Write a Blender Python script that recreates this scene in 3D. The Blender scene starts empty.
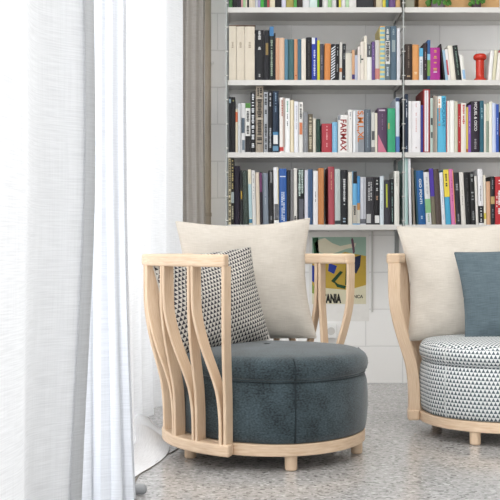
import bpy, bmesh, math, random
from mathutils import Vector, Matrix, noise
random.seed(7)
S = bpy.context.scene
COL = S.collection
PI = math.pi
R = math.radians

# ------------------------------------------------------------------ camera, world, lights, exposure
CAMZ = 0.72
cam_d = bpy.data.cameras.new('camera'); cam = bpy.data.objects.new('camera', cam_d); COL.objects.link(cam)
cam.location = (0, 0, CAMZ); cam.rotation_euler = (R(90), 0, 0)
cam_d.sensor_width = 36; cam_d.lens = 72; cam_d.clip_start = 0.05
S.camera = cam

w = bpy.data.worlds.new('world'); S.world = w; w.use_nodes = True
bg = w.node_tree.nodes['Background']; bg.inputs[0].default_value = (0.93, 0.96, 1, 1); bg.inputs[1].default_value = 0.25

def area(name, loc, rot, sx, sy, power, col=(1, 1, 1)):
    d = bpy.data.lights.new(name, 'AREA'); d.shape = 'RECTANGLE'; d.size = sx; d.size_y = sy; d.energy = power; d.color = col
    o = bpy.data.objects.new(name, d); COL.objects.link(o); o.location = loc; o.rotation_euler = rot
    return o
# daylight outside the long window on the left
area('daylight_curtained', (-1.25, 3.4, 1.45), (0, R(-90), 0), 2.7, 3.9, 84, (0.97, 0.985, 1))
area('daylight_open', (-1.25, .0, 1.45), (0, R(-90), 0), 2.7, 2.9, 400, (0.97, 0.985, 1))
# added fill light behind the camera, no window known there
area('front_fill', (.9, -2.5, 1.3), (R(90), 0, 0), 3.0, 2.2, 38, (0.98, 0.99, 1))
# added overhead fill that brightens back wall and shelves, no known lamp
area('ceiling_fill', (.9, 3.1, 2.84), (0, 0, 0), 1.6, 1.6, 36, (1, 0.975, 0.94))

S.view_settings.view_transform = 'Standard'; S.view_settings.look = 'None'
S.view_settings.exposure = 0.0; S.view_settings.gamma = 1.0; S.view_settings.use_curve_mapping = False

# ------------------------------------------------------------------ materials
def lin(h):
    h = h.lstrip('#'); v = [int(h[i:i+2], 16)/255 for i in (0, 2, 4)]
    return tuple((c/12.92 if c <= .04045 else ((c+.055)/1.055)**2.4) for c in v) + (1,)
MC = {}
def nodes(name):
    m = bpy.data.materials.new(name); m.use_nodes = True
    nt = m.node_tree; b = nt.nodes['Principled BSDF']
    return m, nt, b
def N(nt, t, **kw):
    n = nt.nodes.new(t)
    for k, v in kw.items(): setattr(n, k, v)
    return n
def plain(h, rough=.55, name=None, spec=.3, var=.06, scale=30):
    key = (h, rough)
    if key in MC: return MC[key]
    m, nt, b = nodes(name or 'paint_'+h.strip('#'))
    tc = N(nt, 'ShaderNodeTexCoord'); nz = N(nt, 'ShaderNodeTexNoise'); nz.inputs['Scale'].default_value = scale
    nt.links.new(tc.outputs['Object'], nz.inputs['Vector'])
    mx = N(nt, 'ShaderNodeMix', data_type='RGBA'); c = lin(h)
    mx.inputs[6].default_value = tuple(min(1, x*(1-var)) for x in c[:3])+(1,)
    mx.inputs[7].default_value = tuple(min(1, x*(1+var)) for x in c[:3])+(1,)
    nt.links.new(nz.outputs['Fac'], mx.inputs[0]); nt.links.new(mx.outputs[2], b.inputs['Base Color'])
    b.inputs['Roughness'].default_value = rough; b.inputs['Specular IOR Level'].default_value = spec
    MC[key] = m
    return m

def math_n(nt, op, a, bb=None, c=None):
    n = N(nt, 'ShaderNodeMath', operation=op)
    for i, v in enumerate((a, bb, c)):
        if v is None: continue
        if isinstance(v, (int, float)): n.inputs[i].default_value = v
        else: nt.links.new(v, n.inputs[i])
    return n.outputs[0]

def wood():
    m, nt, b = nodes('pale_ash_wood')
    tc = N(nt, 'ShaderNodeTexCoord'); mp = N(nt, 'ShaderNodeMapping')
    mp.inputs['Scale'].default_value = (45, 45, 3.5)
    nt.links.new(tc.outputs['UV'], mp.inputs[0])
    nz = N(nt, 'ShaderNodeTexNoise'); nz.inputs['Scale'].default_value = 3.0; nz.inputs['Detail'].default_value = 5
    mp2 = N(nt, 'ShaderNodeMapping'); mp2.inputs['Scale'].default_value = (6, 130, 6)
    nt.links.new(tc.outputs['UV'], mp2.inputs[0]); nt.links.new(mp2.outputs[0], nz.inputs['Vector'])
    cr = N(nt, 'ShaderNodeValToRGB')
    cr.color_ramp.elements[0].position = .3; cr.color_ramp.elements[0].color = lin('#ccae90')
    cr.color_ramp.elements[1].position = .72; cr.color_ramp.elements[1].color = lin('#dfc8ae')
    nt.links.new(nz.outputs['Fac'], cr.inputs[0]); nt.links.new(cr.outputs[0], b.inputs['Base Color'])
    b.inputs['Roughness'].default_value = .48; b.inputs['Specular IOR Level'].default_value = .3
    return m

def velvet():
    m, nt, b = nodes('teal_velvet')
    tc = N(nt, 'ShaderNodeTexCoord')
    nz = N(nt, 'ShaderNodeTexNoise'); nz.inputs['Scale'].default_value = 1; nz.inputs['Detail'].default_value = 4
    mp = N(nt, 'ShaderNodeMapping'); mp.inputs['Scale'].default_value = (130, 190, 60)
    nt.links.new(tc.outputs['UV'], mp.inputs[0]); nt.links.new(mp.outputs[0], nz.inputs['Vector'])
    n2 = N(nt, 'ShaderNodeTexNoise'); n2.inputs['Scale'].default_value = 14; n2.inputs['Detail'].default_value = 5
    nt.links.new(tc.outputs['Object'], n2.inputs['Vector'])
    f = math_n(nt, 'ADD', math_n(nt, 'MULTIPLY', nz.outputs['Fac'], .6), math_n(nt, 'MULTIPLY', n2.outputs['Fac'], .4))
    cr = N(nt, 'ShaderNodeValToRGB')
    cr.color_ramp.elements[0].position = .36; cr.color_ramp.elements[0].color = lin('#22292c')
    cr.color_ramp.elements[1].position = .66; cr.color_ramp.elements[1].color = lin('#4b595f')
    nt.links.new(f, cr.inputs[0]); nt.links.new(cr.outputs[0], b.inputs['Base Color'])
    b.inputs['Roughness'].default_value = .85; b.inputs['Specular IOR Level'].default_value = .15
    b.inputs['Sheen Weight'].default_value = .35; b.inputs['Sheen Roughness'].default_value = .45
    bp = N(nt, 'ShaderNodeBump'); bp.inputs['Strength'].default_value = .12; bp.inputs['Distance'].default_value = .002
    nt.links.new(nz.outputs['Fac'], bp.inputs['Height']); nt.links.new(bp.outputs[0], b.inputs['Normal'])
    return m

def triangles(name, dark, light, cell, rot=0, vs=1.0):
    m, nt, b = nodes(name)
    tc = N(nt, 'ShaderNodeTexCoord'); mp = N(nt, 'ShaderNodeMapping'); mp.inputs['Rotation'].default_value = (0, 0, rot)
    nt.links.new(tc.outputs['UV'], mp.inputs[0])
    sp = N(nt, 'ShaderNodeSeparateXYZ'); nt.links.new(mp.outputs[0], sp.inputs[0])
    v = math_n(nt, 'DIVIDE', sp.outputs[1], cell*vs)
    row = math_n(nt, 'FLOOR', v); fv = math_n(nt, 'SUBTRACT', v, row)
    u = math_n(nt, 'ADD', math_n(nt, 'DIVIDE', sp.outputs[0], cell), math_n(nt, 'MULTIPLY', row, .5))
    fu = math_n(nt, 'SUBTRACT', u, math_n(nt, 'FLOOR', u))
    tri = math_n(nt, 'MULTIPLY', math_n(nt, 'ABSOLUTE', math_n(nt, 'SUBTRACT', fu, .5)), 2)
    d = math_n(nt, 'SUBTRACT', math_n(nt, 'SUBTRACT', 1.02, fv), tri)
    k = math_n(nt, 'MULTIPLY', d, 7); k = N(nt, 'ShaderNodeClamp').inputs[0] if False else k
    cl = N(nt, 'ShaderNodeClamp'); nt.links.new(k, cl.inputs[0])
    mx = N(nt, 'ShaderNodeMix', data_type='RGBA'); mx.inputs[6].default_value = lin(light); mx.inputs[7].default_value = lin(dark)
    nt.links.new(cl.outputs[0], mx.inputs[0]); nt.links.new(mx.outputs[2], b.inputs['Base Color'])
    b.inputs['Roughness'].default_value = .9; b.inputs['Specular IOR Level'].default_value = .1
    return m

def linen(name, c1, c2, sheen=.1):
    m, nt, b = nodes(name)
    tc = N(nt, 'ShaderNodeTexCoord')
    def thread(sc):
        mp = N(nt, 'ShaderNodeMapping'); mp.inputs['Scale'].default_value = sc
        nz = N(nt, 'ShaderNodeTexNoise'); nz.inputs['Scale'].default_value = 1; nz.inputs['Detail'].default_value = 3
        nt.links.new(tc.outputs['UV'], mp.inputs[0]); nt.links.new(mp.outputs[0], nz.inputs['Vector'])
        return nz.outputs['Fac']
    f = math_n(nt, 'ADD', math_n(nt, 'MULTIPLY', thread((22, 330, 1)), .7), math_n(nt, 'MULTIPLY', thread((330, 22, 1)), .3))
    cr = N(nt, 'ShaderNodeValToRGB')
    cr.color_ramp.elements[0].position = .3; cr.color_ramp.elements[0].color = lin(c1)
    cr.color_ramp.elements[1].position = .7; cr.color_ramp.elements[1].color = lin(c2)
    nt.links.new(f, cr.inputs[0]); nt.links.new(cr.outputs[0], b.inputs['Base Color'])
    b.inputs['Roughness'].default_value = .9; b.inputs['Specular IOR Level'].default_value = .1; b.inputs['Sheen Weight'].default_value = sheen
    n2 = N(nt, 'ShaderNodeTexNoise'); n2.inputs['Scale'].default_value = 11; n2.inputs['Detail'].default_value = 2
    nt.links.new(tc.outputs['Object'], n2.inputs['Vector'])
    hh = math_n(nt, 'ADD', math_n(nt, 'MULTIPLY', f, .12), math_n(nt, 'MULTIPLY', n2.outputs['Fac'], .9))
    bp = N(nt, 'ShaderNodeBump'); bp.inputs['Strength'].default_value = .5; bp.inputs['Distance'].default_value = .012
    nt.links.new(hh, bp.inputs['Height']); nt.links.new(bp.outputs[0], b.inputs['Normal'])
    return m

def sheer(name, col, trans=.5, clear=.10):
    m, nt, b = nodes(name)
    nt.nodes.remove(b); out = nt.nodes['Material Output']
    tc = N(nt, 'ShaderNodeTexCoord')
    def thread(sc, det=4):
        mp = N(nt, 'ShaderNodeMapping'); mp.inputs['Scale'].default_value = sc
        nz = N(nt, 'ShaderNodeTexNoise'); nz.inputs['Scale'].default_value = 1; nz.inputs['Detail'].default_value = det
        nt.links.new(tc.outputs['UV'], mp.inputs[0]); nt.links.new(mp.outputs[0], nz.inputs['Vector'])
        return nz.outputs['Fac']
    f = math_n(nt, 'ADD', math_n(nt, 'MULTIPLY', thread((14, 330, 1)), .7), math_n(nt, 'MULTIPLY', thread((300, 6, 1)), .3))
    cr = N(nt, 'ShaderNodeValToRGB'); c = lin(col)
    cr.color_ramp.elements[0].position = .35; cr.color_ramp.elements[0].color = tuple(x*.86 for x in c[:3])+(1,)
    cr.color_ramp.elements[1].position = .62; cr.color_ramp.elements[1].color = c
    nt.links.new(f, cr.inputs[0])
    df = N(nt, 'ShaderNodeBsdfDiffuse'); tr = N(nt, 'ShaderNodeBsdfTranslucent'); tp = N(nt, 'ShaderNodeBsdfTransparent')
    nt.links.new(cr.outputs[0], df.inputs[0]); nt.links.new(cr.outputs[0], tr.inputs[0])
    m1 = N(nt, 'ShaderNodeMixShader'); m1.inputs[0].default_value = trans
    nt.links.new(df.outputs[0], m1.inputs[1]); nt.links.new(tr.outputs[0], m1.inputs[2])
    m2 = N(nt, 'ShaderNodeMixShader'); m2.inputs[0].default_value = clear
    nt.links.new(m1.outputs[0], m2.inputs[1]); nt.links.new(tp.outputs[0], m2.inputs[2])
    nt.links.new(m2.outputs[0], out.inputs[0])
    return m

def concrete_floor():
    m, nt, b = nodes('polished_aggregate_concrete')
    tc = N(nt, 'ShaderNodeTexCoord')
    vo = N(nt, 'ShaderNodeTexVoronoi'); vo.inputs['Scale'].default_value = 110
    nt.links.new(tc.outputs['Object'], vo.inputs['Vector'])
    bw = N(nt, 'ShaderNodeSeparateColor'); nt.links.new(vo.outputs['Color'], bw.inputs[0])
    cr = N(nt, 'ShaderNodeValToRGB'); e = cr.color_ramp.elements
    e[0].position = 0; e[0].color = lin('#706e6d'); e[1].position = 1; e[1].color = lin('#c6c5c3')
    for p, h in ((.16, '#979594'), (.3, '#a5a3a1'), (.7, '#a9a7a5'), (.9, '#b3b1af')):
        q = e.new(p); q.color = lin(h)
    nt.links.new(bw.outputs[0], cr.inputs[0])
    nz = N(nt, 'ShaderNodeTexNoise'); nz.inputs['Scale'].default_value = 45; nz.inputs['Detail'].default_value = 6
    nt.links.new(tc.outputs['Object'], nz.inputs['Vector'])
    n3 = N(nt, 'ShaderNodeTexNoise'); n3.inputs['Scale'].default_value = 2.5; n3.inputs['Detail'].default_value = 3
    nt.links.new(tc.outputs['Object'], n3.inputs['Vector'])
    mx = N(nt, 'ShaderNodeMix', data_type='RGBA', blend_type='OVERLAY'); mx.inputs[0].default_value = .55
    nt.links.new(cr.outputs[0], mx.inputs[6])
    ad = math_n(nt, 'ADD', math_n(nt, 'MULTIPLY', nz.outputs['Fac'], .7), math_n(nt, 'MULTIPLY', n3.outputs['Fac'], .3))
    cb = N(nt, 'ShaderNodeCombineColor')
    for i in range(3): nt.links.new(ad, cb.inputs[i])
    nt.links.new(cb.outputs[0], mx.inputs[7]); nt.links.new(mx.outputs[2], b.inputs['Base Color'])
    b.inputs['Roughness'].default_value = .19; b.inputs['Specular IOR Level'].default_value = .5
    return m

def block_wall(name, c1):
    # painted concrete block: 0.4 x 0.2 m courses with shallow joints
    m, nt, b = nodes(name)
    tc = N(nt, 'ShaderNodeTexCoord'); br = N(nt, 'ShaderNodeTexBrick')
    mp = N(nt, 'ShaderNodeMapping'); nt.links.new(tc.outputs['UV'], mp.inputs[0]); nt.links.new(mp.outputs[0], br.inputs['Vector'])
    br.inputs['Scale'].default_value = 1; br.inputs['Mortar Size'].default_value = .0035; br.inputs['Mortar Smooth'].default_value = .4
    br.inputs['Brick Width'].default_value = .4; br.inputs['Row Height'].default_value = .2
    c = lin(c1)
    br.inputs['Color1'].default_value = c; br.inputs['Color2'].default_value = tuple(x*.97 for x in c[:3])+(1,)
    br.inputs['Mortar'].default_value = tuple(x*.82 for x in c[:3])+(1,)
    nt.links.new(br.outputs['Color'], b.inputs['Base Color'])
    bp = N(nt, 'ShaderNodeBump'); bp.inputs['Strength'].default_value = .35; bp.inputs['Distance'].default_value = .004; bp.invert = True
    nz = N(nt, 'ShaderNodeTexNoise'); nz.inputs['Scale'].default_value = 120; nt.links.new(tc.outputs['Object'], nz.inputs['Vector'])
    h = math_n(nt, 'ADD', br.outputs['Fac'], math_n(nt, 'MULTIPLY', nz.outputs['Fac'], .12))
    nt.links.new(h, bp.inputs['Height']); nt.links.new(bp.outputs[0], b.inputs['Normal'])
    b.inputs['Roughness'].default_value = .6; b.inputs['Specular IOR Level'].default_value = .25
    return m

M_wood = wood(); M_velvet = velvet()
M_tri = triangles('white_grey_triangle_weave', '#535c62', '#d6d8d7', .0148)
M_tri2 = triangles('black_cream_triangle_weave', '#3f3c43', '#c9c5bd', .0148, R(-9), 1.0)
M_cream = linen('natural_linen', '#bdb5aa', '#cfc8be')
M_blue = linen('blue_grey_linen', '#48545a', '#65737a')
M_curtain = sheer('white_sheer_linen', '#e2e3e5', .135, .012)
M_second = sheer('second_sheer_linen', '#dde0e6', .10, .01)
M_puddle = sheer('trailing_linen', '#f6f7f9', .12, .0)
M_fold_shade = sheer('linen_fold_shade', '#c4c6c9', .07, .0)  # darker linen, shading of a fold put into the colour
M_thin = sheer('thin_white_sheer_linen', '#f5f6f8', .50, .26)
M_unlit_curtain = sheer('unlit_linen', '#ada8a2', .2, .0)  # darker copy of the curtain linen, its lack of backlight painted in
M_floor = concrete_floor()
M_block = block_wall('painted_block_wall', '#f7f6f4')
M_white = plain('#eeeeec', .7, 'white_paint')
M_shelf = plain('#cfcdc9', .4, 'off_white_powder_coat', .4, .02)
M_steel = plain('#8d908f', .35, 'grey_steel'); M_dark = plain('#2b2b2d', .5, 'dark_steel')
M_page = plain('#e9e3d5', .8, 'paper_edges')

# ------------------------------------------------------------------ helpers
def link(o, parent=None):
    COL.objects.link(o)
    if parent: o.parent = parent
    return o
def obj(name, bm, mat, parent=None, smooth=False, loc=None, rot=None, recalc=True):
    me = bpy.data.meshes.new(name)
    if recalc: bmesh.ops.recalc_face_normals(bm, faces=bm.faces[:])
    bm.to_mesh(me); bm.free()
    for m in (mat if isinstance(mat, (list, tuple)) else [mat]): me.materials.append(m)
    if smooth:
        for p in me.polygons: p.use_smooth = True
    o = bpy.data.objects.new(name, me)
    if loc: o.location = loc
    if rot: o.rotation_euler = rot
    return link(o, parent)
def tag(o, label=None, cat=None, group=None, kind=None):
    if label: o['label'] = label
    if cat: o['category'] = cat
    if group: o['group'] = group
    if kind: o['kind'] = kind
    return o
def empty(name, loc=(0, 0, 0), rot=(0, 0, 0)):
    o = bpy.data.objects.new(name, None); o.empty_display_size = .05
    o.location = loc; o.rotation_euler = rot
    return link(o)
def box(bm, x0, x1, y0, y1, z0, z1):
    v = [bm.verts.new(p) for p in ((x0,y0,z0),(x1,y0,z0),(x1,y1,z0),(x0,y1,z0),(x0,y0,z1),(x1,y0,z1),(x1,y1,z1),(x0,y1,z1))]
    for f in ((0,3,2,1),(4,5,6,7),(0,1,5,4),(1,2,6,5),(2,3,7,6),(3,0,4,7)): bm.faces.new([v[i] for i in f])
    return bm
def bbox(x0, x1, y0, y1, z0, z1, bev=0, seg=2):
    bm = bmesh.new(); box(bm, x0, x1, y0, y1, z0, z1)
    if bev: bmesh.ops.bevel(bm, geom=bm.edges[:]+bm.verts[:], offset=bev, segments=seg, profile=.5, affect='EDGES')
    return bm
def lathe(prof, n=24, bm=None, at=(0, 0, 0)):
    bm = bm or bmesh.new(); rings = []
    for r, z in prof:
        if r < 1e-6: rings.append([bm.verts.new((at[0], at[1], at[2]+z))]*n)
        else: rings.append([bm.verts.new((at[0]+r*math.cos(2*PI*i/n), at[1]+r*math.sin(2*PI*i/n), at[2]+z)) for i in range(n)])
    for a, b in zip(rings, rings[1:]):
        for i in range(n):
            j = (i+1) % n; q = []
            for vv in (a[i], a[j], b[j], b[i]):
                if vv not in q: q.append(vv)
            if len(q) > 2: bm.faces.new(q)
    for rg in (rings[0], rings[-1]):
        if rg[0] is not rg[1]:
            bm.faces.new(rg)
    return bm
def tube(pts, r, n=8, bm=None):
    bm = bm or bmesh.new(); pts = [Vector(p) for p in pts]; rings = []
    for i, p in enumerate(pts):
        t = (pts[min(i+1, len(pts)-1)]-pts[max(i-1, 0)]).normalized()
        a = t.cross(Vector((0, 0, 1)));  a = a if a.length > 1e-3 else t.cross(Vector((1, 0, 0))); a.normalize(); b = t.cross(a)
        rr = r[i] if isinstance(r, (list, tuple)) else r
        rings.append([bm.verts.new(p+(a*math.cos(2*PI*k/n)+b*math.sin(2*PI*k/n))*rr) for k in range(n)])
    for a, b in zip(rings, rings[1:]):
        for k in range(n): bm.faces.new((a[k], a[(k+1) % n], b[(k+1) % n], b[k]))
    bm.faces.new(rings[0][::-1]); bm.faces.new(rings[-1])
    return bm
def interp(tab, x):
    if x <= tab[0][0]: return tab[0][1]
    for (a, va), (b, vb) in zip(tab, tab[1:]):
        if x <= b:
            return va+(vb-va)*(x-a)/(b-a)
    return tab[-1][1]
def smooth_tab(tab, x):        # monotone-ish Catmull-Rom through a table
    n = len(tab)
    if x <= tab[0][0]: return tab[0][1]
    if x >= tab[-1][0]: return tab[-1][1]
    for i in range(n-1):
        if x <= tab[i+1][0]:
            p = [tab[max(i-1, 0)], tab[i], tab[i+1], tab[min(i+2, n-1)]]
            h = p[2][0]-p[1][0]; t = (x-p[1][0])/h
            m1 = (p[2][1]-p[0][1])/(p[2][0]-p[0][0])*h; m2 = (p[3][1]-p[1][1])/(p[3][0]-p[1][0])*h
            return (2*t**3-3*t*t+1)*p[1][1]+(t**3-2*t*t+t)*m1+(-2*t**3+3*t*t)*p[2][1]+(t**3-t*t)*m2

# pixel of the photograph at a depth -> place
def PX(x, d): return (x-250)*d/1000
def PZ(y, d): return CAMZ+(250-y)*d/1000

# ------------------------------------------------------------------ the room
WY = 5.405
def uvquad(name, pts, uvs, mat):
    bm = bmesh.new(); uv = bm.loops.layers.uv.new('UVMap'); f = bm.faces.new([bm.verts.new(p) for p in pts])
    for l, u in zip(f.loops, uvs): l[uv].uv = u
    o = obj(name, bm, mat, recalc=False); return tag(o, kind='structure')
X0, X1, Y0 = -.80, 3.6, -2.6
tag(obj('floor', bbox(X0-.4, X1+.1, Y0, WY+.1, -.1, 0), M_floor), kind='structure')
tag(obj('ceiling', bbox(X0-.1, X1+.1, Y0, WY+.1, 2.9, 3.0), M_white), kind='structure')
bm = bbox(X0-.1, X1+.1, WY, WY+.1, 0, 2.9); uv = bm.loops.layers.uv.new('UVMap')
for f in bm.faces:
    for l in f.loops: l[uv].uv = (l.vert.co.x-.225, l.vert.co.z)
tag(obj('wall_back', bm, M_block), kind='structure')
tag(obj('wall_right', bbox(X1, X1+.1, Y0, WY, 0, 2.9), plain('#8f8c88', .7)), kind='structure')
bm = bmesh.new()
WE = 5.10
box(bm, X0-.1, X0, WE, WY, 0, 2.9); box(bm, X0-.1, X0, Y0, WE, 0, .08); box(bm, X0-.1, X0, Y0, WE, 2.72, 2.9)
tag(obj('wall_left', bm, M_white), kind='structure')
wn = empty('window_1', (X0-.05, 1.1, .08)); tag(wn, kind='structure')
bm = bmesh.new()
for y in (-2.55, -1.1, .35, 1.8, 3.25, 5.07): box(bm, -.03, .03, y-1.1-.03, y-1.1+.03, 0, 2.64)
for z in (0.0, 2.60): box(bm, -.03, .03, -3.68, 4.0, z, z+.05)
obj('window_frame', bm, M_white, wn)
mg, nt, b = nodes('window_glass'); nt.nodes.remove(b)
tp = N(nt, 'ShaderNodeBsdfTransparent'); gl = N(nt, 'ShaderNodeBsdfGlossy'); gl.inputs['Roughness'].default_value = .02
ms = N(nt, 'ShaderNodeMixShader'); ms.inputs[0].default_value = .05
nt.links.new(tp.outputs[0], ms.inputs[1]); nt.links.new(gl.outputs[0], ms.inputs[2]); nt.links.new(ms.outputs[0], nt.nodes['Material Output'].inputs[0])
for k in range(5):
    y = -2.55+1.45*k-1.1
    obj('pane', bbox(-.004, .004, y+.03, y+(1.42 if k < 4 else 1.79), .05, 2.60), mg, wn)

# ------------------------------------------------------------------ bookshelf
SF = 5.10                    # front of the shelves
def shelf_bm(x0, x1, zt):
    bm = bmesh.new(); h = .0262
    box(bm, x0, x1, SF, WY-.012, zt-.003, zt)                       # tray
    box(bm, x0, x1, SF, SF+.004, zt-h, zt-.003)                     # front lip
    box(bm, x0, x1, WY-.016, WY-.012, zt-h, zt-.003)                # back lip
    box(bm, x0, x0+.003, SF+.004, WY-.016, zt-.018, zt-.003); box(bm, x1-.003, x1, SF+.004, WY-.016, zt-.018, zt-.003)
    return bm
ZT = {'top': PZ(7.3, SF), 'upper': PZ(80.0, SF), 'middle': PZ(152.3, SF), 'lowest': PZ(224.6, SF)}
XL0, XL1, XR0, XR1 = PX(227.6, SF), PX(401.8, SF), PX(404.6, SF), PX(404.6, SF)+.888
names = {'top': 'top', 'upper': 'second', 'middle': 'third', 'lowest': 'bottom'}
for row in ZT:
    for side, a, b_ in (('left', XL0, XL1), ('right', XR0, XR1)):
        bm = shelf_bm(a, b_, ZT[row])
        o = obj('metal_shelf', bm, M_shelf)
        tag(o, f'off-white metal shelf, {names[row]} one of the {side} bay of the bookcase', 'shelf', 'metal shelves of the bookcase')
# steel side ladders with pegs
def ladder(xc, which):
    e = empty('shelf_upright', (xc, SF, ZT['lowest']-.03))
    tag(e, f'thin grey steel shelf upright with pegs at the {which}', 'shelf upright', 'steel uprights of the bookcase')
    zt = 2.35-(ZT['lowest']-.03)
    obj('front_post', bbox(-.0032, .0032, -.010, -.003, 0, zt, .001, 1), plain('#a9adab', .35), e)
    obj('rear_post', bbox(-.006, .006, WY-SF-.010, WY-SF-.001, -.0, zt), M_steel, e)
    z = .05
    while z < zt:
        obj('cross_rod', tube([(0, -.004, z), (0, WY-SF-.004, z)], .0022, 6), M_steel, e); z += .123
    z = .05
    while z < zt:
        obj('peg', tube([(-.009, -.014, z), (.009, -.014, z)], .0028, 6), M_shelf, e); z += .123
ladder(PX(403.2, SF), 'join of the two bays')
ladder(PX(226.6, SF), 'left end of the bookcase')
for x, w_, lab in ((396.5, .022, 'below the join of the two bays'), (372, .010, 'right of the poster')):
    xx = PX(x, WY)
    o = obj('wall_track', bbox(xx-w_/2, xx+w_/2, WY-.010, WY, PZ(312 if x < 380 else 262, WY), ZT['lowest']-.028, .002, 1), M_shelf if x < 380 else M_steel)
    tag(o, f'slim vertical metal wall track {lab}', 'wall track')

# ------------------------------------------------------------------ books
BY = 5.118                   # depth of the spines
def muted(h):                 # printed covers, slightly faded
    v = [int(h[i:i+2], 16) for i in (1, 3, 5)]; g = sum(v)/3
    return '#'+''.join('%02x' % int(round((c+(g-c)*.13)*.97)) for c in v)
G = lambda h: plain(muted(h), .5, None, .3)
def text_mesh(name, s, mat, parent, loc, size, length, rotdown=True, bold=0.0):
    cu = bpy.data.curves.new(name, 'FONT'); cu.body = s; cu.size = 1; cu.extrude = .004; cu.align_x = 'CENTER'; cu.align_y = 'CENTER'; cu.offset = bold
    t = bpy.data.objects.new(name, cu); COL.objects.link(t)
    dg = bpy.context.evaluated_depsgraph_get(); me = bpy.data.meshes.new_from_object(t.evaluated_get(dg))
    bpy.data.objects.remove(t); bpy.data.curves.remove(cu)
    xs = [v.co.x for v in me.vertices]; ys = [v.co.y for v in me.vertices]
    cx, cy = (max(xs)+min(xs))/2, (max(ys)+min(ys))/2; wx, wy = max(xs)-min(xs), max(ys)-min(ys)
    for v in me.vertices:
        a = (v.co.x-cx)/wx*length; h = (v.co.y-cy)/wy*size; d = -v.co.z*.1
        v.co = Vector((h, d, -a)) if rotdown else Vector((a, d, h))
    me.materials.clear(); me.materials.append(mat)
    o = bpy.data.objects.new(name, me); o.location = loc
    return link(o, parent)
def marks_bm(t, z0, z1, wfrac, rnd, lines=1):
    # a run of small raised blocks standing for lettering too small to read
    bm = bmesh.new()
    for q in range(lines):
        wd = t*wfrac/lines; xc = (q-(lines-1)/2)*wd*1.25; z = z1
        while z > z0+.004:
            h = rnd.uniform(.004, .008)
            if rnd.random() > .15:
                a = rnd.uniform(.6, 1.0)
                box(bm, xc-wd*a/2, xc+wd*a/2, -.0006, 0, max(z-h, z0), z)
            z -= h+.0022
    return bm
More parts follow.
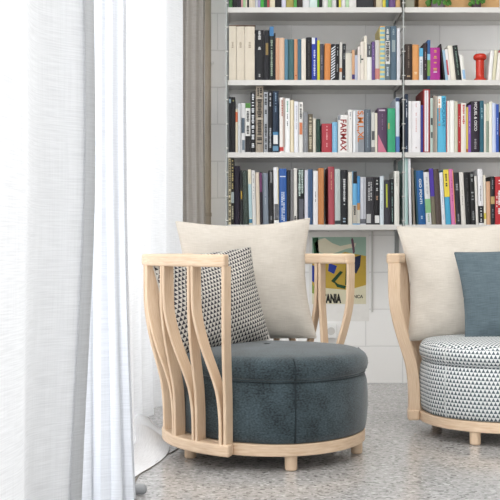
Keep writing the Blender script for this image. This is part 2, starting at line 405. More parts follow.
def book(x0, x1, top, hexc, row, tilt=0, name='book', deco=(), yoff=None, base_y=None):
    """x0, x1: spine edges at the shelf, top: upper end of the spine; tilt: lean of the top to the right, in the same units"""
    rnd = random.Random(int(x0*10)+len(row)*1000)
    yo = BY+(rnd.uniform(0, .012) if yoff is None else yoff)
    t = (x1-x0)*yo/1000*.975; zb = ZT[row]+.0004
    dy = (PZ(top, yo)-zb)
    ang = math.atan2(tilt*yo/1000, dy); L = dy/math.cos(ang)-abs(math.sin(ang))*t*.5
    t *= math.cos(ang)
    dep = min(.245, max(.125, L*rnd.uniform(.66, .8)))
    xl, xr = PX(x0, yo), PX(x1, yo)
    piv = xr if ang > 0 else xl
    e = empty(name, (piv, yo, zb), (0, ang, 0)); off = -t/2 if ang > 0 else t/2
    # cover: boards and a gently rounded spine in one C-shaped wrap
    th = min(.0028, t*.16); bul = min(.004, t*.12); k = 6
    outer = [(-t/2, dep)]+[(-t/2+t*i/k, bul*(1-math.sin(PI*i/k))**1.0*.9) for i in range(k+1)]+[(t/2, dep)]
    inner = [(t/2-th, dep), (t/2-th, bul+th), (-t/2+th, bul+th), (-t/2+th, dep)]
    bm = bmesh.new(); pts = outer+inner
    lo = [bm.verts.new((p[0]+off, p[1], 0)) for p in pts]; hi = [bm.verts.new((p[0]+off, p[1], L)) for p in pts]
    n = len(pts)
    for i in range(n): bm.faces.new((lo[i], lo[(i+1) % n], hi[(i+1) % n], hi[i]))
    f1 = bm.faces.new(lo[::-1]); f2 = bm.faces.new(hi); bmesh.ops.triangulate(bm, faces=[f1, f2])
    cov = obj('cover', bm, G(hexc), e)
    obj('page_block', bbox(off-t/2+th, off+t/2-th, bul+th, dep-.004, .002, L-.003), M_page, e)
    zz = lambda y: max(0.001, min(L-.0005, (PZ(y, yo)-zb)/math.cos(ang)))
    for d in deco:
        kind = d[0]
        if kind == 'band':      # a printed field: colour, y top, y bottom, [x fractions]
            fx0, fx1 = (d[4], d[5]) if len(d) > 4 else (0, 1)
            a, b_ = off-t/2+t*fx0, off-t/2+t*fx1
            obj('spine_band', bbox(a-.0001*(fx0 == 0), b_+.0001*(fx1 == 1), -.0003, bul+.002, zz(d[3]), zz(d[2])), G(d[1]), cov)
        elif kind == 'marks':
            o = obj('spine_title', marks_bm(t, zz(d[3]), zz(d[2]), d[4] if len(d) > 4 else .5, rnd, d[5] if len(d) > 5 else 1), G(d[1]), cov)
            o.location = (off+(d[6]*t if len(d) > 6 else 0), -.0003, 0)
        elif kind == 'text':    # string, colour, y top, y bottom, width fraction, x shift fraction
            text_mesh('spine_title', d[1], G(d[2]), cov, (off+t*d[6], -.0006, (zz(d[3])+zz(d[4]))/2), t*d[5], zz(d[3])-zz(d[4]), True, .02)
        elif kind == 'wedge':   # triangular field at the foot of the spine
            bm = bmesh.new(); a, b_ = off-t/2+t*.06, off+t/2-t*.02; z1 = zz(d[2]); z0 = .001
            v = [bm.verts.new(p) for p in ((a, -.0004, z0), (b_, -.0004, z0), (a, -.0004, z1))]; w2 = [bm.verts.new((q.co.x, .001, q.co.z)) for q in v]
            bm.faces.new(v); bm.faces.new(w2[::-1])
            for i in range(3): bm.faces.new((v[i], v[(i+1) % 3], w2[(i+1) % 3], w2[i]))
            obj('spine_band', bm, G(d[1]), cov)
        elif kind == 'stripes':
            bm = bmesh.new(); z = .003; st = d[2]
            while z < L-.006:
                box(bm, off-t*.46, off+t*.46, -.0004, .001, z, z+st*.5); z += st
            obj('spine_stripes', bm, G(d[1]), cov)
        elif kind == 'diag':
            bm = bmesh.new(); z = .002
            while z < L-.03:
                v = [bm.verts.new(p) for p in ((off-t/2, -.0004, z), (off+t/2, -.0004, z+.016), (off+t/2, -.0004, z+.023), (off-t/2, -.0004, z+.007))]
                bm.faces.new(v); z += .014
            obj('spine_stripes', bm, G(d[1]), cov)
    return e

W = '#e9e7e2'; CR = '#ded3bd'; BK = '#26262b'; NV = '#2a3346'
BAND = lambda c, a, b, *r: ('band', c, a, b)+r
MK = lambda c, a, b, *r: ('marks', c, a, b)+r
# (x0, x1, top, colour, look, short name, tilt, decoration)
A_L = [
 (229, 236.4, 26, '#ddd3bf', 'tall cream clothbound volume', 'cream volume', 0, (MK('#b3a58f', 42, 48, .3),)),
 (236.5, 244.8, 26.4, '#dbd0bb', 'tall cream clothbound volume', 'cream volume', 0, (MK('#b3a58f', 42, 48, .3),)),
 (244.9, 254.8, 26.4, '#ddd2bd', 'thick tall cream clothbound volume', 'thick cream volume', 0, (MK('#b3a58f', 42, 48, .3),)),
 (255.2, 264, 30, '#1f1f24', 'thick black book with white title', 'thick black book', 0, (MK('#c9c9c9', 31, 50, .35), MK('#a8a8a8', 74, 78, .3))),
 (264.1, 269.4, 30.3, '#202026', 'black book with gold block', 'gold-blocked black book', 0, (BAND('#8d7340', 43, 55, .3, .8),)),
 (269.6, 273.8, 26.5, '#232a2c', 'dark book with blue head and pale flecks', 'blue-headed book', 0, (BAND('#3b78ad', 26.5, 36, 0, 1), MK('#93a58f', 40, 78, .5))),
 (273.9, 275.6, 33, '#1e1c24', 'very thin black book', 'thin black book', 0, ()),
 (275.7, 279.4, 37.8, '#cf9a77', 'salmon paperback', 'salmon paperback', 0, ()),
 (279.5, 284.6, 37.8, '#d9b394', 'pale peach paperback', 'peach paperback', 0, ()),
 (284.7, 288.2, 39.2, '#4f7e95', 'blue paperback', 'blue paperback', 0, ()),
 (288.3, 294.2, 39.2, '#3f6a6e', 'dark teal paperback', 'dark teal paperback', 0, ()),
 (294.3, 297.6, 39, '#d08e62', 'narrow orange paperback', 'narrow orange paperback', 0, (MK('#b8432d', 75, 78, .5),)),
 (297.7, 301.4, 39, '#41697f', 'slate blue paperback', 'slate paperback', 0, ()),
 (301.5, 305.9, 38.8, '#e2dacb', 'cream paperback', 'cream paperback', 0, ()),
 (306, 311.8, 37.2, '#202023', 'black hardback', 'black hardback', 0, (MK('#4a4a4e', 40, 76, .15),)),
 (311.9, 317.2, 37.6, '#2b3fae', 'royal blue book with white head', 'royal blue book', 0, (BAND('#dfe4f0', 37.7, 44, 0, .6), MK('#c6cdf0', 50, 77, .35))),
 (317.3, 319.9, 40.3, '#d0cd2a', 'narrow yellow book', 'yellow book', 0, ()),
 (320, 323.8, 44, '#4a4852', 'dark grey book', 'dark grey book', 0, (MK('#8c8894', 55, 70, .3),)),
 (324, 330.3, 43.4, '#e08b45', 'bright orange book', 'bright orange book', .6, ()),
 (330.7, 335, 44, '#22252c', 'black and white diagonally striped book', 'striped book', .5, (('diag', '#d8dde2'),)),
 (335.4, 339, 44, '#1d1d1f', 'black book with grey title', 'grey-titled black book', .5, (MK('#9c9c9c', 47, 58, .35), MK('#8c8c8c', 64, 72, .4))),
 (339.2, 341.9, 42.2, '#dcdad2', 'narrow white book with orange mark', 'narrow white book', .4, (BAND('#c3713f', 68, 72),)),
 (342.1, 345.4, 43.8, '#23262b', 'charcoal book with pale title', 'charcoal book', .5, (MK('#9a9c9e', 46, 60, .3), MK('#7a8a96', 76, 78, .6))),
 (345.6, 352, 53, '#d8d3c5', 'short wide cream book', 'short cream book', 0, ()),
 (352.1, 354.8, 50, '#d7a47c', 'narrow peach book with purple foot', 'purple-footed book', 0, (BAND('#4a3b7d', 74.5, 79),)),
 (354.9, 357.6, 55, '#b9c0d6', 'short lilac book', 'short lilac book', 0, ()),
 (357.7, 360.4, 46.5, '#e3d9d2', 'narrow pinkish white book', 'pinkish white book', 0, ()),
 (360.6, 364, 41.5, '#e6ddd0', 'cream book with small black emblem', 'emblem book', 0, (MK('#2d2d2d', 57, 61, .7), BAND('#2f6a52', 55, 63, 0, .15))),
 (364.1, 367, 35.8, '#e9e2d2', 'tall thin cream book', 'tall thin cream book', 0, ()),
 (367.1, 371.8, 44, '#ecebe6', 'white book with dark grey upper spine', 'grey-topped white book', 0, (BAND('#53565c', 44, 57), MK('#b6b8bc', 46, 55, .2))),
 (372, 374.9, 41.5, '#6a4f8d', 'narrow purple book', 'narrow purple book', 0, (MK('#a99bc0', 46, 60, .2),)),
 (375.2, 379.7, 40, '#cfcac4', 'pale grey book with reddish lower spine', 'pale grey book', 0, (BAND('#cc8078', 68.5, 79), )),
 (379.9, 385, 26, '#e5cf83', 'tall yellow and blue striped book', 'yellow-blue striped book', 0, (('stripes', '#7fb7c9', .0235), BAND('#e5a04b', 26.2, 28))),
 (385.1, 390.3, 26, '#5f7078', 'tall book with white lettered panel', 'white-panelled tall book', 0, (BAND('#d9dad6', 41, 64, .1, .95), MK('#2b2b2b', 42, 63, .7), MK('#d9dad6', 29, 40, .5), MK('#b9c6cf', 67, 76, .4))),
 (390.5, 396.6, 26, '#566f82', 'tall slate blue book with pale label', 'tall slate book', 0, (BAND('#93a3a6', 40, 52, .25, .8), MK('#90a4ae', 29, 36, .35))),
 (397, 400.2, 28, '#dcdde4', 'tall thin white book', 'tall thin white book', 0, ()),
]
A_R = [
 (405.2, 412.2, 44, '#3a2c25', 'thick dark brown book', 'dark brown book', 0, (MK('#7d6b5e', 46, 68, .2), MK('#b59a78', 74, 77, .5))),
 (412.5, 419, 44.5, '#e39b58', 'orange book with plain spine', 'plain orange book', 0, (MK('#f0cf9f', 72, 75, .5),)),
 (419.3, 423.1, 48, '#d9dee2', 'white book with sky blue head', 'blue-topped white book', 0, (BAND('#55b0dc', 48, 56.5), MK('#8894a0', 60, 75, .3))),
 (423.4, 427, 43, '#33242a', 'dark plum book', 'plum book', .4, (MK('#9b8087', 52, 74, .3),)),
 (427.2, 430.2, 40, '#2f5d97', 'narrow blue book with green photographic foot', 'blue-green book', .2, (BAND('#6f9a4b', 60, 76), BAND('#86c3e2', 54, 60))),
 (430.5, 440.2, 47.5, '#b0268f', 'thick magenta book with gold letters', 'magenta book', 0, tuple(MK('#d39a4f', a, a+2.5, .4) for a in (50, 56, 62, 68)) + (MK('#e8d2e0', 71.5, 72.6, .6),)),
 (443.9, 445.4, 44, '#252022', 'thin black book leaning left', 'thin black book', -4.0, ()),
 (445.6, 448.2, 50, '#9cc4dc', 'light blue book leaning left', 'light blue leaning book', -3.4, ()),
 (448.4, 451.2, 49, '#e7e4e1', 'white leaning book with red patch', 'red-patched book', -3.5, (BAND('#cf4a55', 60, 75, 0, .5),)),
 (451.5, 456.5, 45.5, '#e5dfd0', 'cream leaning book', 'cream leaning book', -4, ()),
 (456.8, 461.6, 45.2, '#1e2624', 'black leaning book with pale flecks', 'black leaning book', -4, (MK('#6f8a7d', 48, 76, .3),)),
 (462.2, 466, 55, '#e4e2db', 'short white leaning book with blue foot', 'short white book', -2.8, (BAND('#8fb9dd', 70, 79, .3, 1),)),
]
A_R2 = [
 (488, 491.6, 51, '#e8e6e2', 'white book leaning right', 'white book', 2.6, ()),
 (491.9, 495.2, 50, '#d9d3b4', 'pale yellow book leaning right', 'pale yellow book', 2.8, ()),
 (495.6, 500, 50.5, '#e9e3da', 'off-white book leaning right', 'off-white book', 3.0, (BAND('#b9585a', 50.6, 53),)),
 (500.4, 505, 47, '#3a3a3c', 'dark book leaning right', 'dark book', 3.0, ()),
]
B_L = [
 (228.8, 231, 97, '#1d1e22', 'thin black book with pale spot', 'thin black book', 0, (BAND('#8fa8b5', 99, 103, .2, .9),)),
 (231.2, 235.4, 97, '#1d1d20', 'black book with plain spine', 'plain black book', 0, (MK('#8c8c50', 100, 102, .4),)),
 (235.6, 237.8, 109, '#d8ccb2', 'short thin cream book with orange head', 'orange-headed book', 0, (BAND('#d0643c', 112, 122),)),
 (238, 240.8, 103.4, '#c9ccce', 'pale grey book', 'pale grey book', 0, ()),
 (241, 245.2, 103, '#d9dadb', 'white book with dark photo foot', 'photo-footed white book', 0, (BAND('#4f5f6d', 118, 133, .1, .9), BAND('#6f7f8c', 140, 150, .3, .9))),
 (245.4, 250.4, 103, '#e0e0dc', 'black-footed white book with green head', 'green-headed book', 0, (BAND('#4f8a3c', 103, 108), MK('#3a3a3a', 111, 134, .55), BAND('#222224', 136, 152))),
 (250.6, 255.4, 92.4, '#1c1d21', 'tall black book with white lettering', 'white-lettered black book', 0, (MK('#d3d8dc', 94, 148, .6),)),
 (255.8, 263.4, 86, '#9d9080', 'tallest taupe book with big dark lettering', 'tall taupe book', 0, (MK('#2f2a26', 88, 97, .6, 2), MK('#2f2a26', 99, 118, .65, 1), MK('#2f2a26', 120, 144, .65, 1), BAND('#cfc6b8', 98, 98.6), BAND('#cfc6b8', 118.6, 119.2))),
 (263.8, 268, 92, '#a6abb1', 'grey book with black lettering', 'grey lettered book', 0, (MK('#2a2c30', 94, 114, .6), MK('#2a2c30', 124, 150, .55))),
 (268.2, 272.6, 91.4, '#1b1c20', 'tall black book with grey title', 'tall black book', 0, (MK('#b9bcc0', 93, 108, .45), MK('#a9acb0', 128, 148, .4))),
 (272.9, 278.6, 91, '#1f3046', 'navy book with picture near the foot', 'navy picture book', 0, (MK('#6f8aa4', 93, 112, .3), BAND('#3f7ea8', 132, 135), BAND('#d9dad8', 135, 144, .1, .9), BAND('#5f8cab', 146, 151))),
 (279.6, 284.8, 97.6, '#e2dcd6', 'white book with red foot mark', 'red-marked white book', 0, (BAND('#b09c92', 98, 147, .62, 1), MK('#b5665a', 100, 116, .3), BAND('#c13a36', 147, 151, 0, .8))),
 (285, 290, 98.4, '#ecedec', 'white book with green title', 'green-titled white book', 0, (MK('#6fae98', 101, 112, .3), MK('#555a60', 114, 126, .22))),
 (290.3, 293.9, 100, '#d9c9a4', 'narrow beige book', 'narrow beige book', 0, (BAND('#efe6cf', 100.5, 152, .35, .6),)),
 (294.3, 298.4, 101.4, '#e4e6ec', 'plain white book', 'plain white book', 0, (MK('#b9bfca', 106, 130, .3),)),
 (298.6, 303.1, 102, '#e9e7e1', 'white book with orange block', 'orange-blocked book', 0, (MK('#33383a', 104, 121, .5), BAND('#d9794e', 122.5, 134.5, .2, .85))),
 (303.4, 308, 112, '#83868b', 'mid grey book', 'mid grey book', 0, (MK('#a8abb0', 120, 145, .2),)),
 (308.2, 312.8, 114, '#6b6150', 'olive brown book with mottled spine', 'olive brown book', 0, (MK('#c4b89c', 116, 150, .6),)),
 (313, 316, 118.4, '#dcd5c3', 'short narrow cream book', 'short cream book', 0, ()),
 (316.2, 320.4, 119, '#1f3d33', 'dark green book', 'dark green book', 0, (MK('#3c6355', 121, 140, .25),)),
 (321.8, 332.2, 123.6, '#b93a46', 'short thick red book', 'thick red book', 0, (MK('#e3a3a5', 126, 147, .14),)),
 (332.4, 337.6, 122, '#79b6dc', 'short sky blue book', 'sky blue book', 0, (MK('#a9d3ec', 126, 148, .2),)),
 (338, 348, 115, '#edeae6', 'thick white book with big red capitals', 'red-capitals book', 0, (BAND('#8b9198', 115, 120, 0, .25), ('text', 'FARMAX', '#a02f2c', 119.5, 151, .62, .06))),
 (348.3, 352.6, 109.6, '#e9e7e3', 'white book with small grey title', 'white book', 0, (MK('#9aa0a6', 112, 120, .35),)),
 (353, 364.4, 110, '#b9bdc2', 'silver book with big orange title', 'silver book', 0, (BAND('#eceef0', 111, 152, .02, .2), BAND('#8a9097', 136, 152, .45, 1), ('text', 'S,M,L,XL', '#d8742f', 111, 142, .62, .14))),
 (364.6, 371, 109.4, '#5f6b77', 'slate grey book with pale flecks', 'slate grey book', 0, (MK('#8fa0ae', 113, 148, .15),)),
 (371.4, 375, 112.4, '#cfcdc8', 'pale book with dark blotches', 'blotched book', 0, (BAND('#55565a', 131, 140, .1, .9), BAND('#7d7d80', 147, 152))),
 (375.1, 377.4, 113, '#e6dfcb', 'thin cream book', 'thin cream book', 0, ()),
 (377.6, 387.2, 108, '#57405c', 'thick purple book with pink triangular foot', 'thick purple book', 0, (('wedge', '#d0708c', 134.5), BAND('#c8b6c9', 109.5, 111, .15, .8), MK('#7d6685', 114, 130, .12))),
 (387.7, 395.4, 108.2, '#35a878', 'bright green book', 'bright green book', 0, (BAND('#b9a65e', 123, 129, .05, .25),)),
 (395.8, 399.6, 97.4, '#ced8e6', 'tall pale blue book with darker foot', 'tall pale blue book', 0, (BAND('#2f3f63', 98, 101.5), BAND('#4f77b9', 136.5, 152))),
]
B_R = [
 (405.2, 408.2, 94, '#243248', 'tall navy book with white script', 'tall navy book', 0, (MK('#cfd6e0', 98, 118, .35), MK('#9fb0c4', 146, 150, .4))),
 (408.6, 411.6, 101, '#eae9ea', 'thin white book with plain spine', 'thin white book', 0, ()),
 (411.7, 420.8, 101, '#eae8ea', 'thick white book with faint red lettering', 'thick white book', 0, (MK('#d9a9a9', 103, 132, .12), MK('#c0b0b0', 147, 149, .2))),
 (421, 423.2, 105, '#34368a', 'narrow indigo book', 'narrow indigo book', 0, ()),
 (423.6, 430, 89.2, '#b03034', 'white volume in tall red slipcase', 'red slipcase', 0, (BAND('#e9e7ea', 90.5, 151.5, .16, .76), BAND('#c9c4c9', 90.6, 151.4, .44, .5))),
 (430.3, 433, 98, '#b6c9c0', 'pale green book with dark photo spots', 'pale green book', 0, (BAND('#444a4a', 118, 125, .2, .9), BAND('#5d6663', 132, 138, .2, .9))),
 (433.2, 437.4, 95.6, '#8f857a', 'taupe book with lighter edge', 'taupe book', 0, (BAND('#c2b6a6', 96, 152, .62, .85),)),
 (437.6, 446.2, 96, '#4fb3d9', 'sky blue book with orange and blue capitals', 'sky blue book', 0, (BAND('#efece4', 96.2, 108, 0, .45), MK('#d8804a', 99, 126, .22, 1, -.3), ('text', 'BASQUIAT', '#2585ad', 98, 127, .4, .2))),
 (446.5, 449.9, 101, '#e8e4de', 'white book with red edge', 'red-edged white book', 0, (BAND('#c34a4a', 101.4, 152, 0, .2),)),
 (450.1, 454.4, 100.4, '#f0eeea', 'clean white book', 'clean white book', 0, ()),
 (454.6, 457.8, 101.4, '#c9c5ad', 'greenish beige book', 'greenish beige book', 0, ()),
 (458, 461, 104, '#b5272b', 'narrow red book', 'narrow red book', 0, (MK('#e0a0a0', 116, 128, .25), MK('#e0a0a0', 140, 143, .4))),
 (461.2, 466.2, 103, '#e5ddd2', 'off-white book with red lettering', 'red-lettered book', 0, (MK('#c8433d', 105, 127, .45),)),
 (466.4, 468.3, 107, '#e4c74a', 'thin yellow book', 'thin yellow book', 0, (BAND('#cc6b35', 149, 152),)),
 (468.5, 471, 105, '#7d52b0', 'narrow violet book', 'narrow violet book', 0, (MK('#c3a9de', 112, 134, .25),)),
 (471.2, 479.8, 101, '#2b222f', 'thick black book with white capitals', 'thick black book', 0, (('text', 'MIQUEL & OSCO', '#d8d4d4', 102, 131, .38, .0), MK('#8f8a8f', 139, 149, .3))),
 (480, 483.9, 100.6, '#276073', 'dark teal book', 'dark teal book', 0, (MK('#8fb9c4', 108, 119, .3),)),
 (484.1, 486.2, 104, '#e0d8cc', 'thin cream book', 'thin cream book', 0, ()),
 (486.4, 489, 103, '#869684', 'sage green book', 'sage green book', 0, (BAND('#c9cbb2', 103.5, 121),)),
 (489.2, 492.2, 101.4, '#ece8da', 'ivory book', 'ivory book', 0, ()),
 (492.4, 496, 103, '#c4cfea', 'pale blue book', 'pale blue book', 0, ()),
 (496.2, 499, 104.2, '#2f55b0', 'bright blue book', 'bright blue book', 0, (MK('#a9bce8', 118, 135, .3),)),
 (499.3, 504, 112, '#332a28', 'dark brown book', 'dark brown book', 0, (BAND('#7c3b30', 124, 136),)),
]
C_L = [
 (228.6, 231, 158.4, '#cfc19a', 'thin cream and black patterned book', 'cream patterned book', 0, (MK('#3a342a', 160, 222, .8),)),
 (231.2, 234, 158.4, '#29261f', 'thin black book with yellowish pattern', 'yellow-black patterned book', 0, (MK('#b5a36b', 160, 190, .6), BAND('#9aa6a4', 192, 203), MK('#a5a28a', 206, 220, .6))),
 (234.2, 240, 166, '#211a2b', 'wide black book with purplish spine', 'purplish black book', 0, ()),
 (241.1, 243.2, 170.4, '#202225', 'narrow black book with yellow patch', 'yellow-patched black book', -.95, (BAND('#b5912f', 191, 199, .1, .7),)),
 (243.5, 249, 170.6, '#39463f', 'dark grey-green book', 'grey-green book', -1, (MK('#56655f', 176, 215, .2),)),
 (249.3, 252.4, 169.4, '#dcd4ba', 'cream book with pale blue lower spine', 'cream and blue book', -1.4, (BAND('#a9c6cc', 184, 218), BAND('#3f7f9f', 219, 223))),
 (252.6, 256.3, 170.2, '#d5d3d0', 'pale white-grey book', 'white-grey book', -1.2, (MK('#8f8f92', 174, 200, .2),)),
 (256.5, 260.2, 172.4, '#ddcdb8', 'warm cream book', 'warm cream book', -1, ()),
 (260.4, 262.8, 172, '#241d28', 'narrow black book with plum head', 'plum-headed black book', -1, (BAND('#6b3560', 173, 192),)),
 (263.1, 268.8, 173, '#7f8b99', 'grey-blue book', 'grey-blue book', -.9, (MK('#aab4bf', 180, 205, .18),)),
 (269.2, 273.7, 170.4, '#1e1e21', 'black book with small grey head mark', 'grey-marked black book', -.6, (BAND('#77797a', 172, 183, .35, .8), MK('#8b8b8b', 216, 220, .4))),
 (274.1, 279, 167.2, '#d9dadd', 'tall white book with photographic foot', 'tall white book', -.6, (BAND('#5e5f63', 204, 220, .1, .95), BAND('#e4e4e0', 219, 223.4), BAND('#d5c58a', 168, 205, .84, .97))),
 (279.5, 287, 168.6, '#2c5aa6', 'thick blue book with white title', 'thick blue book', -.4, (BAND('#d9e0ee', 176, 177, .1, .9), MK('#c9d5ea', 192, 222, .4, 2))),
 (287.3, 290.4, 170, '#232428', 'narrow dark book', 'narrow dark book', 0, ()),
 (290.6, 293.4, 169.4, '#77777a', 'narrow grey book', 'narrow grey book', 0, ()),
 (293.6, 297.2, 168.2, '#dcdad3', 'white book with black foot mark', 'white book', 0, (MK('#2d2d2d', 216, 221, .7),)),
 (297.8, 304.2, 169.2, '#1f2226', 'black book with pale green lettering', 'pale-lettered black book', 0, (MK('#b9cfc6', 170, 196, .7, 2), BAND('#5a5c66', 199, 223, .2, .9))),
 (304.6, 308, 170.2, '#d8d9e6', 'lilac white book', 'lilac white book', 0, ()),
 (308.2, 312.8, 169.2, '#3d5880', 'denim blue book', 'denim blue book', 0, (BAND('#5a789f', 170, 223, .0, .2),)),
 (313.2, 318, 170.8, '#e6e4e6', 'white book with black spine lettering', 'black-lettered white book', 0, (MK('#4a4a50', 188, 208, .16),)),
 (318.3, 324, 168, '#c67c42', 'orange-brown book', 'orange-brown book', 0, (BAND('#dc9a61', 169, 223, .62, .75),)),
 (328.6, 334.8, 166.6, '#b04a55', 'rose red book right of the gap', 'rose red book', -.4, (MK('#d8a07f', 172, 192, .14),)),
 (335.1, 340.6, 169, '#b6c1bf', 'pale grey-green book', 'pale grey-green book', -.3, (BAND('#3a4348', 220.5, 224),)),
 (341, 347.8, 170, '#222327', 'thick black book with white title', 'white-titled black book', 0, (MK('#d0d2d3', 179, 205, .32), MK('#9bb0c2', 218, 223, .6))),
 (348.1, 352.4, 172, '#ded9cc', 'plain cream book', 'plain cream book', 0, ()),
 (352.6, 357, 171.4, '#65aede', 'blue photographic book with black corner', 'blue photographic book', 0, (BAND('#202124', 171.6, 183.5, .1, 1), BAND('#b9b3a6', 205, 223.5), MK('#3a3a3a', 206, 215, .6))),
 (357.2, 360, 176, '#3f8fd0', 'bright blue book with sandy foot', 'bright blue book', 0, (BAND('#c08a4f', 203, 210), BAND('#c9c6bc', 210, 223.5))),
 (360.3, 366, 177, '#c9ccd4', 'silvery white book with grey foot', 'silvery book', 0, (BAND('#63666e', 219, 223.6), BAND('#9fa3ad', 178, 219, .55, .75))),
 (366.2, 374.2, 177, '#3b3a3e', 'thick dark book with pale photo foot', 'thick dark book', 0, (MK('#b9b9ba', 182, 201, .45, 2), BAND('#b9b8b9', 214, 223, .05, .6))),
 (374.4, 379.8, 177, '#1d1c1f', 'black book with white box at foot', 'boxed black book', 0, (MK('#bdbdbd', 180, 192, .35), MK('#b08a70', 196, 201, .4), BAND('#dcdcda', 215.5, 223, .1, .95))),
 (380.1, 383.8, 176, '#cfdbe3', 'pale ice blue book', 'ice blue book', 0, (MK('#9aaeb9', 190, 210, .25),)),
 (384.2, 390.8, 180, '#3a3943', 'dark grey book with yellow-green title', 'yellow-titled grey book', -.6, (BAND('#b9c13a', 184, 207.5, .34, .58),)),
 (391.1, 394, 179, '#22292c', 'narrow black book with teal flecks', 'teal-flecked book', -.6, (MK('#7fa09c', 183, 222, .35),)),
 (394.5, 399.4, 171, '#e2e1d8', 'ivory white book', 'ivory white book', 0, (MK('#b5b5ac', 174, 186, .2),)),
]
C_R = [
 (404.8, 407.9, 158, '#a9cdc8', 'tall mint green book', 'tall mint book', 0, (BAND('#cfe4e0', 158.3, 223, .0, .3),)),
 (409.3, 411.8, 158.4, '#e6e6ec', 'tall thin white book', 'tall thin white book', -1.2, ()),
 (413.3, 415.4, 168, '#8c8378', 'taupe book leaning left', 'taupe book', -1.9, ()),
 (417.1, 418.4, 170, '#2f5560', 'thin dark teal book leaning left', 'thin teal book', -2.6, ()),
 (418.6, 426, 170.4, '#1e5c9c', 'thick blue book with white capitals', 'thick blue book', -2.6, (('text', 'GIO PONTI', '#dfe6ee', 179, 204, .32, .0), MK('#a9c3de', 216, 220, .3))),
 (426.4, 431.8, 172, '#d9dadb', 'white book with green lower spine', 'green-footed book', -2.9, (MK('#b5b5b8', 176, 194, .35), BAND('#83bd84', 199, 213), MK('#9fb8a0', 214, 222, .4))),
 (432.1, 436.3, 168.4, '#7a735f', 'olive book with purple upper half', 'purple and olive book', -3.3, (BAND('#4a32a6', 168.5, 196.5),)),
 (436.6, 441.8, 169, '#544640', 'brown book leaning left', 'brown leaning book', -3.2, ()),
 (442.2, 445.6, 172.4, '#e3e5ea', 'thin white book leaning left', 'thin white leaning book', -2.8, (MK('#9fb5d8', 190, 220, .2),)),
 (446, 451.3, 169.4, '#3fa5d0', 'blue-footed book with yellow upper half', 'yellow and blue book', -2.9, (BAND('#ecd23f', 169.5, 197), MK('#3a3a2a', 174, 187, .35))),
 (451.7, 456, 169, '#d770a8', 'pink book leaning left', 'pink book', -3, (MK('#a83f78', 180, 205, .2), BAND('#e89a5a', 171, 223, .85, 1))),
 (456.4, 461.3, 172.4, '#272930', 'charcoal book leaning left', 'charcoal leaning book', -2.6, (MK('#8a8d92', 184, 191, .5), MK('#8a8d92', 214, 222, .35))),
 (461.7, 466, 172, '#dbd7cf', 'off-white book leaning left', 'off-white leaning book', -2.6, (MK('#9a958c', 190, 206, .15),)),
 (466.4, 471.4, 172.2, '#1b1b1d', 'wide black book leaning left', 'wide black book', -2.3, (MK('#4a4a4c', 178, 212, .2),)),
 (471.7, 476, 172, '#1f1f21', 'black leaning book with grey title blocks', 'grey-blocked black book', -2.2, (MK('#8f9294', 174, 182, .6), MK('#8f9294', 192, 202, .6), MK('#7f8284', 211, 221, .5))),
 (476.3, 478.6, 176, '#d9d6cf', 'thin pale book leaning left', 'thin pale book', -1.8, ()),
 (478.9, 484, 169, '#e7e6e8', 'white book with black lower spine', 'black-footed white book', -1.4, (BAND('#232427', 206, 223), MK('#c6c6c6', 208, 222, .35), MK('#9a9a9e', 186, 203, .25))),
 (484.3, 486.4, 175, '#e5dcc8', 'thin cream book leaning slightly', 'thin cream book', -.9, (BAND('#d9c23f', 213, 219),)),
 (486.7, 490.8, 181.4, '#d9a883', 'short peach book', 'short peach book', -.6, ()),
 (491.1, 495, 176.4, '#26272b', 'dark book with tan patch', 'tan-patched dark book', -.5, (BAND('#b79a62', 196.5, 204), MK('#8f9299', 180, 190, .3), MK('#7f8289', 209, 219, .3))),
 (495.4, 504.5, 176.6, '#c4242b', 'thick red book with white lettering', 'thick red book', 0, (MK('#f0d9d6', 180, 184, .4), MK('#f2e6e4', 189, 214, .45), MK('#efc9c6', 196, 210, .18, 1, -.34))),
]
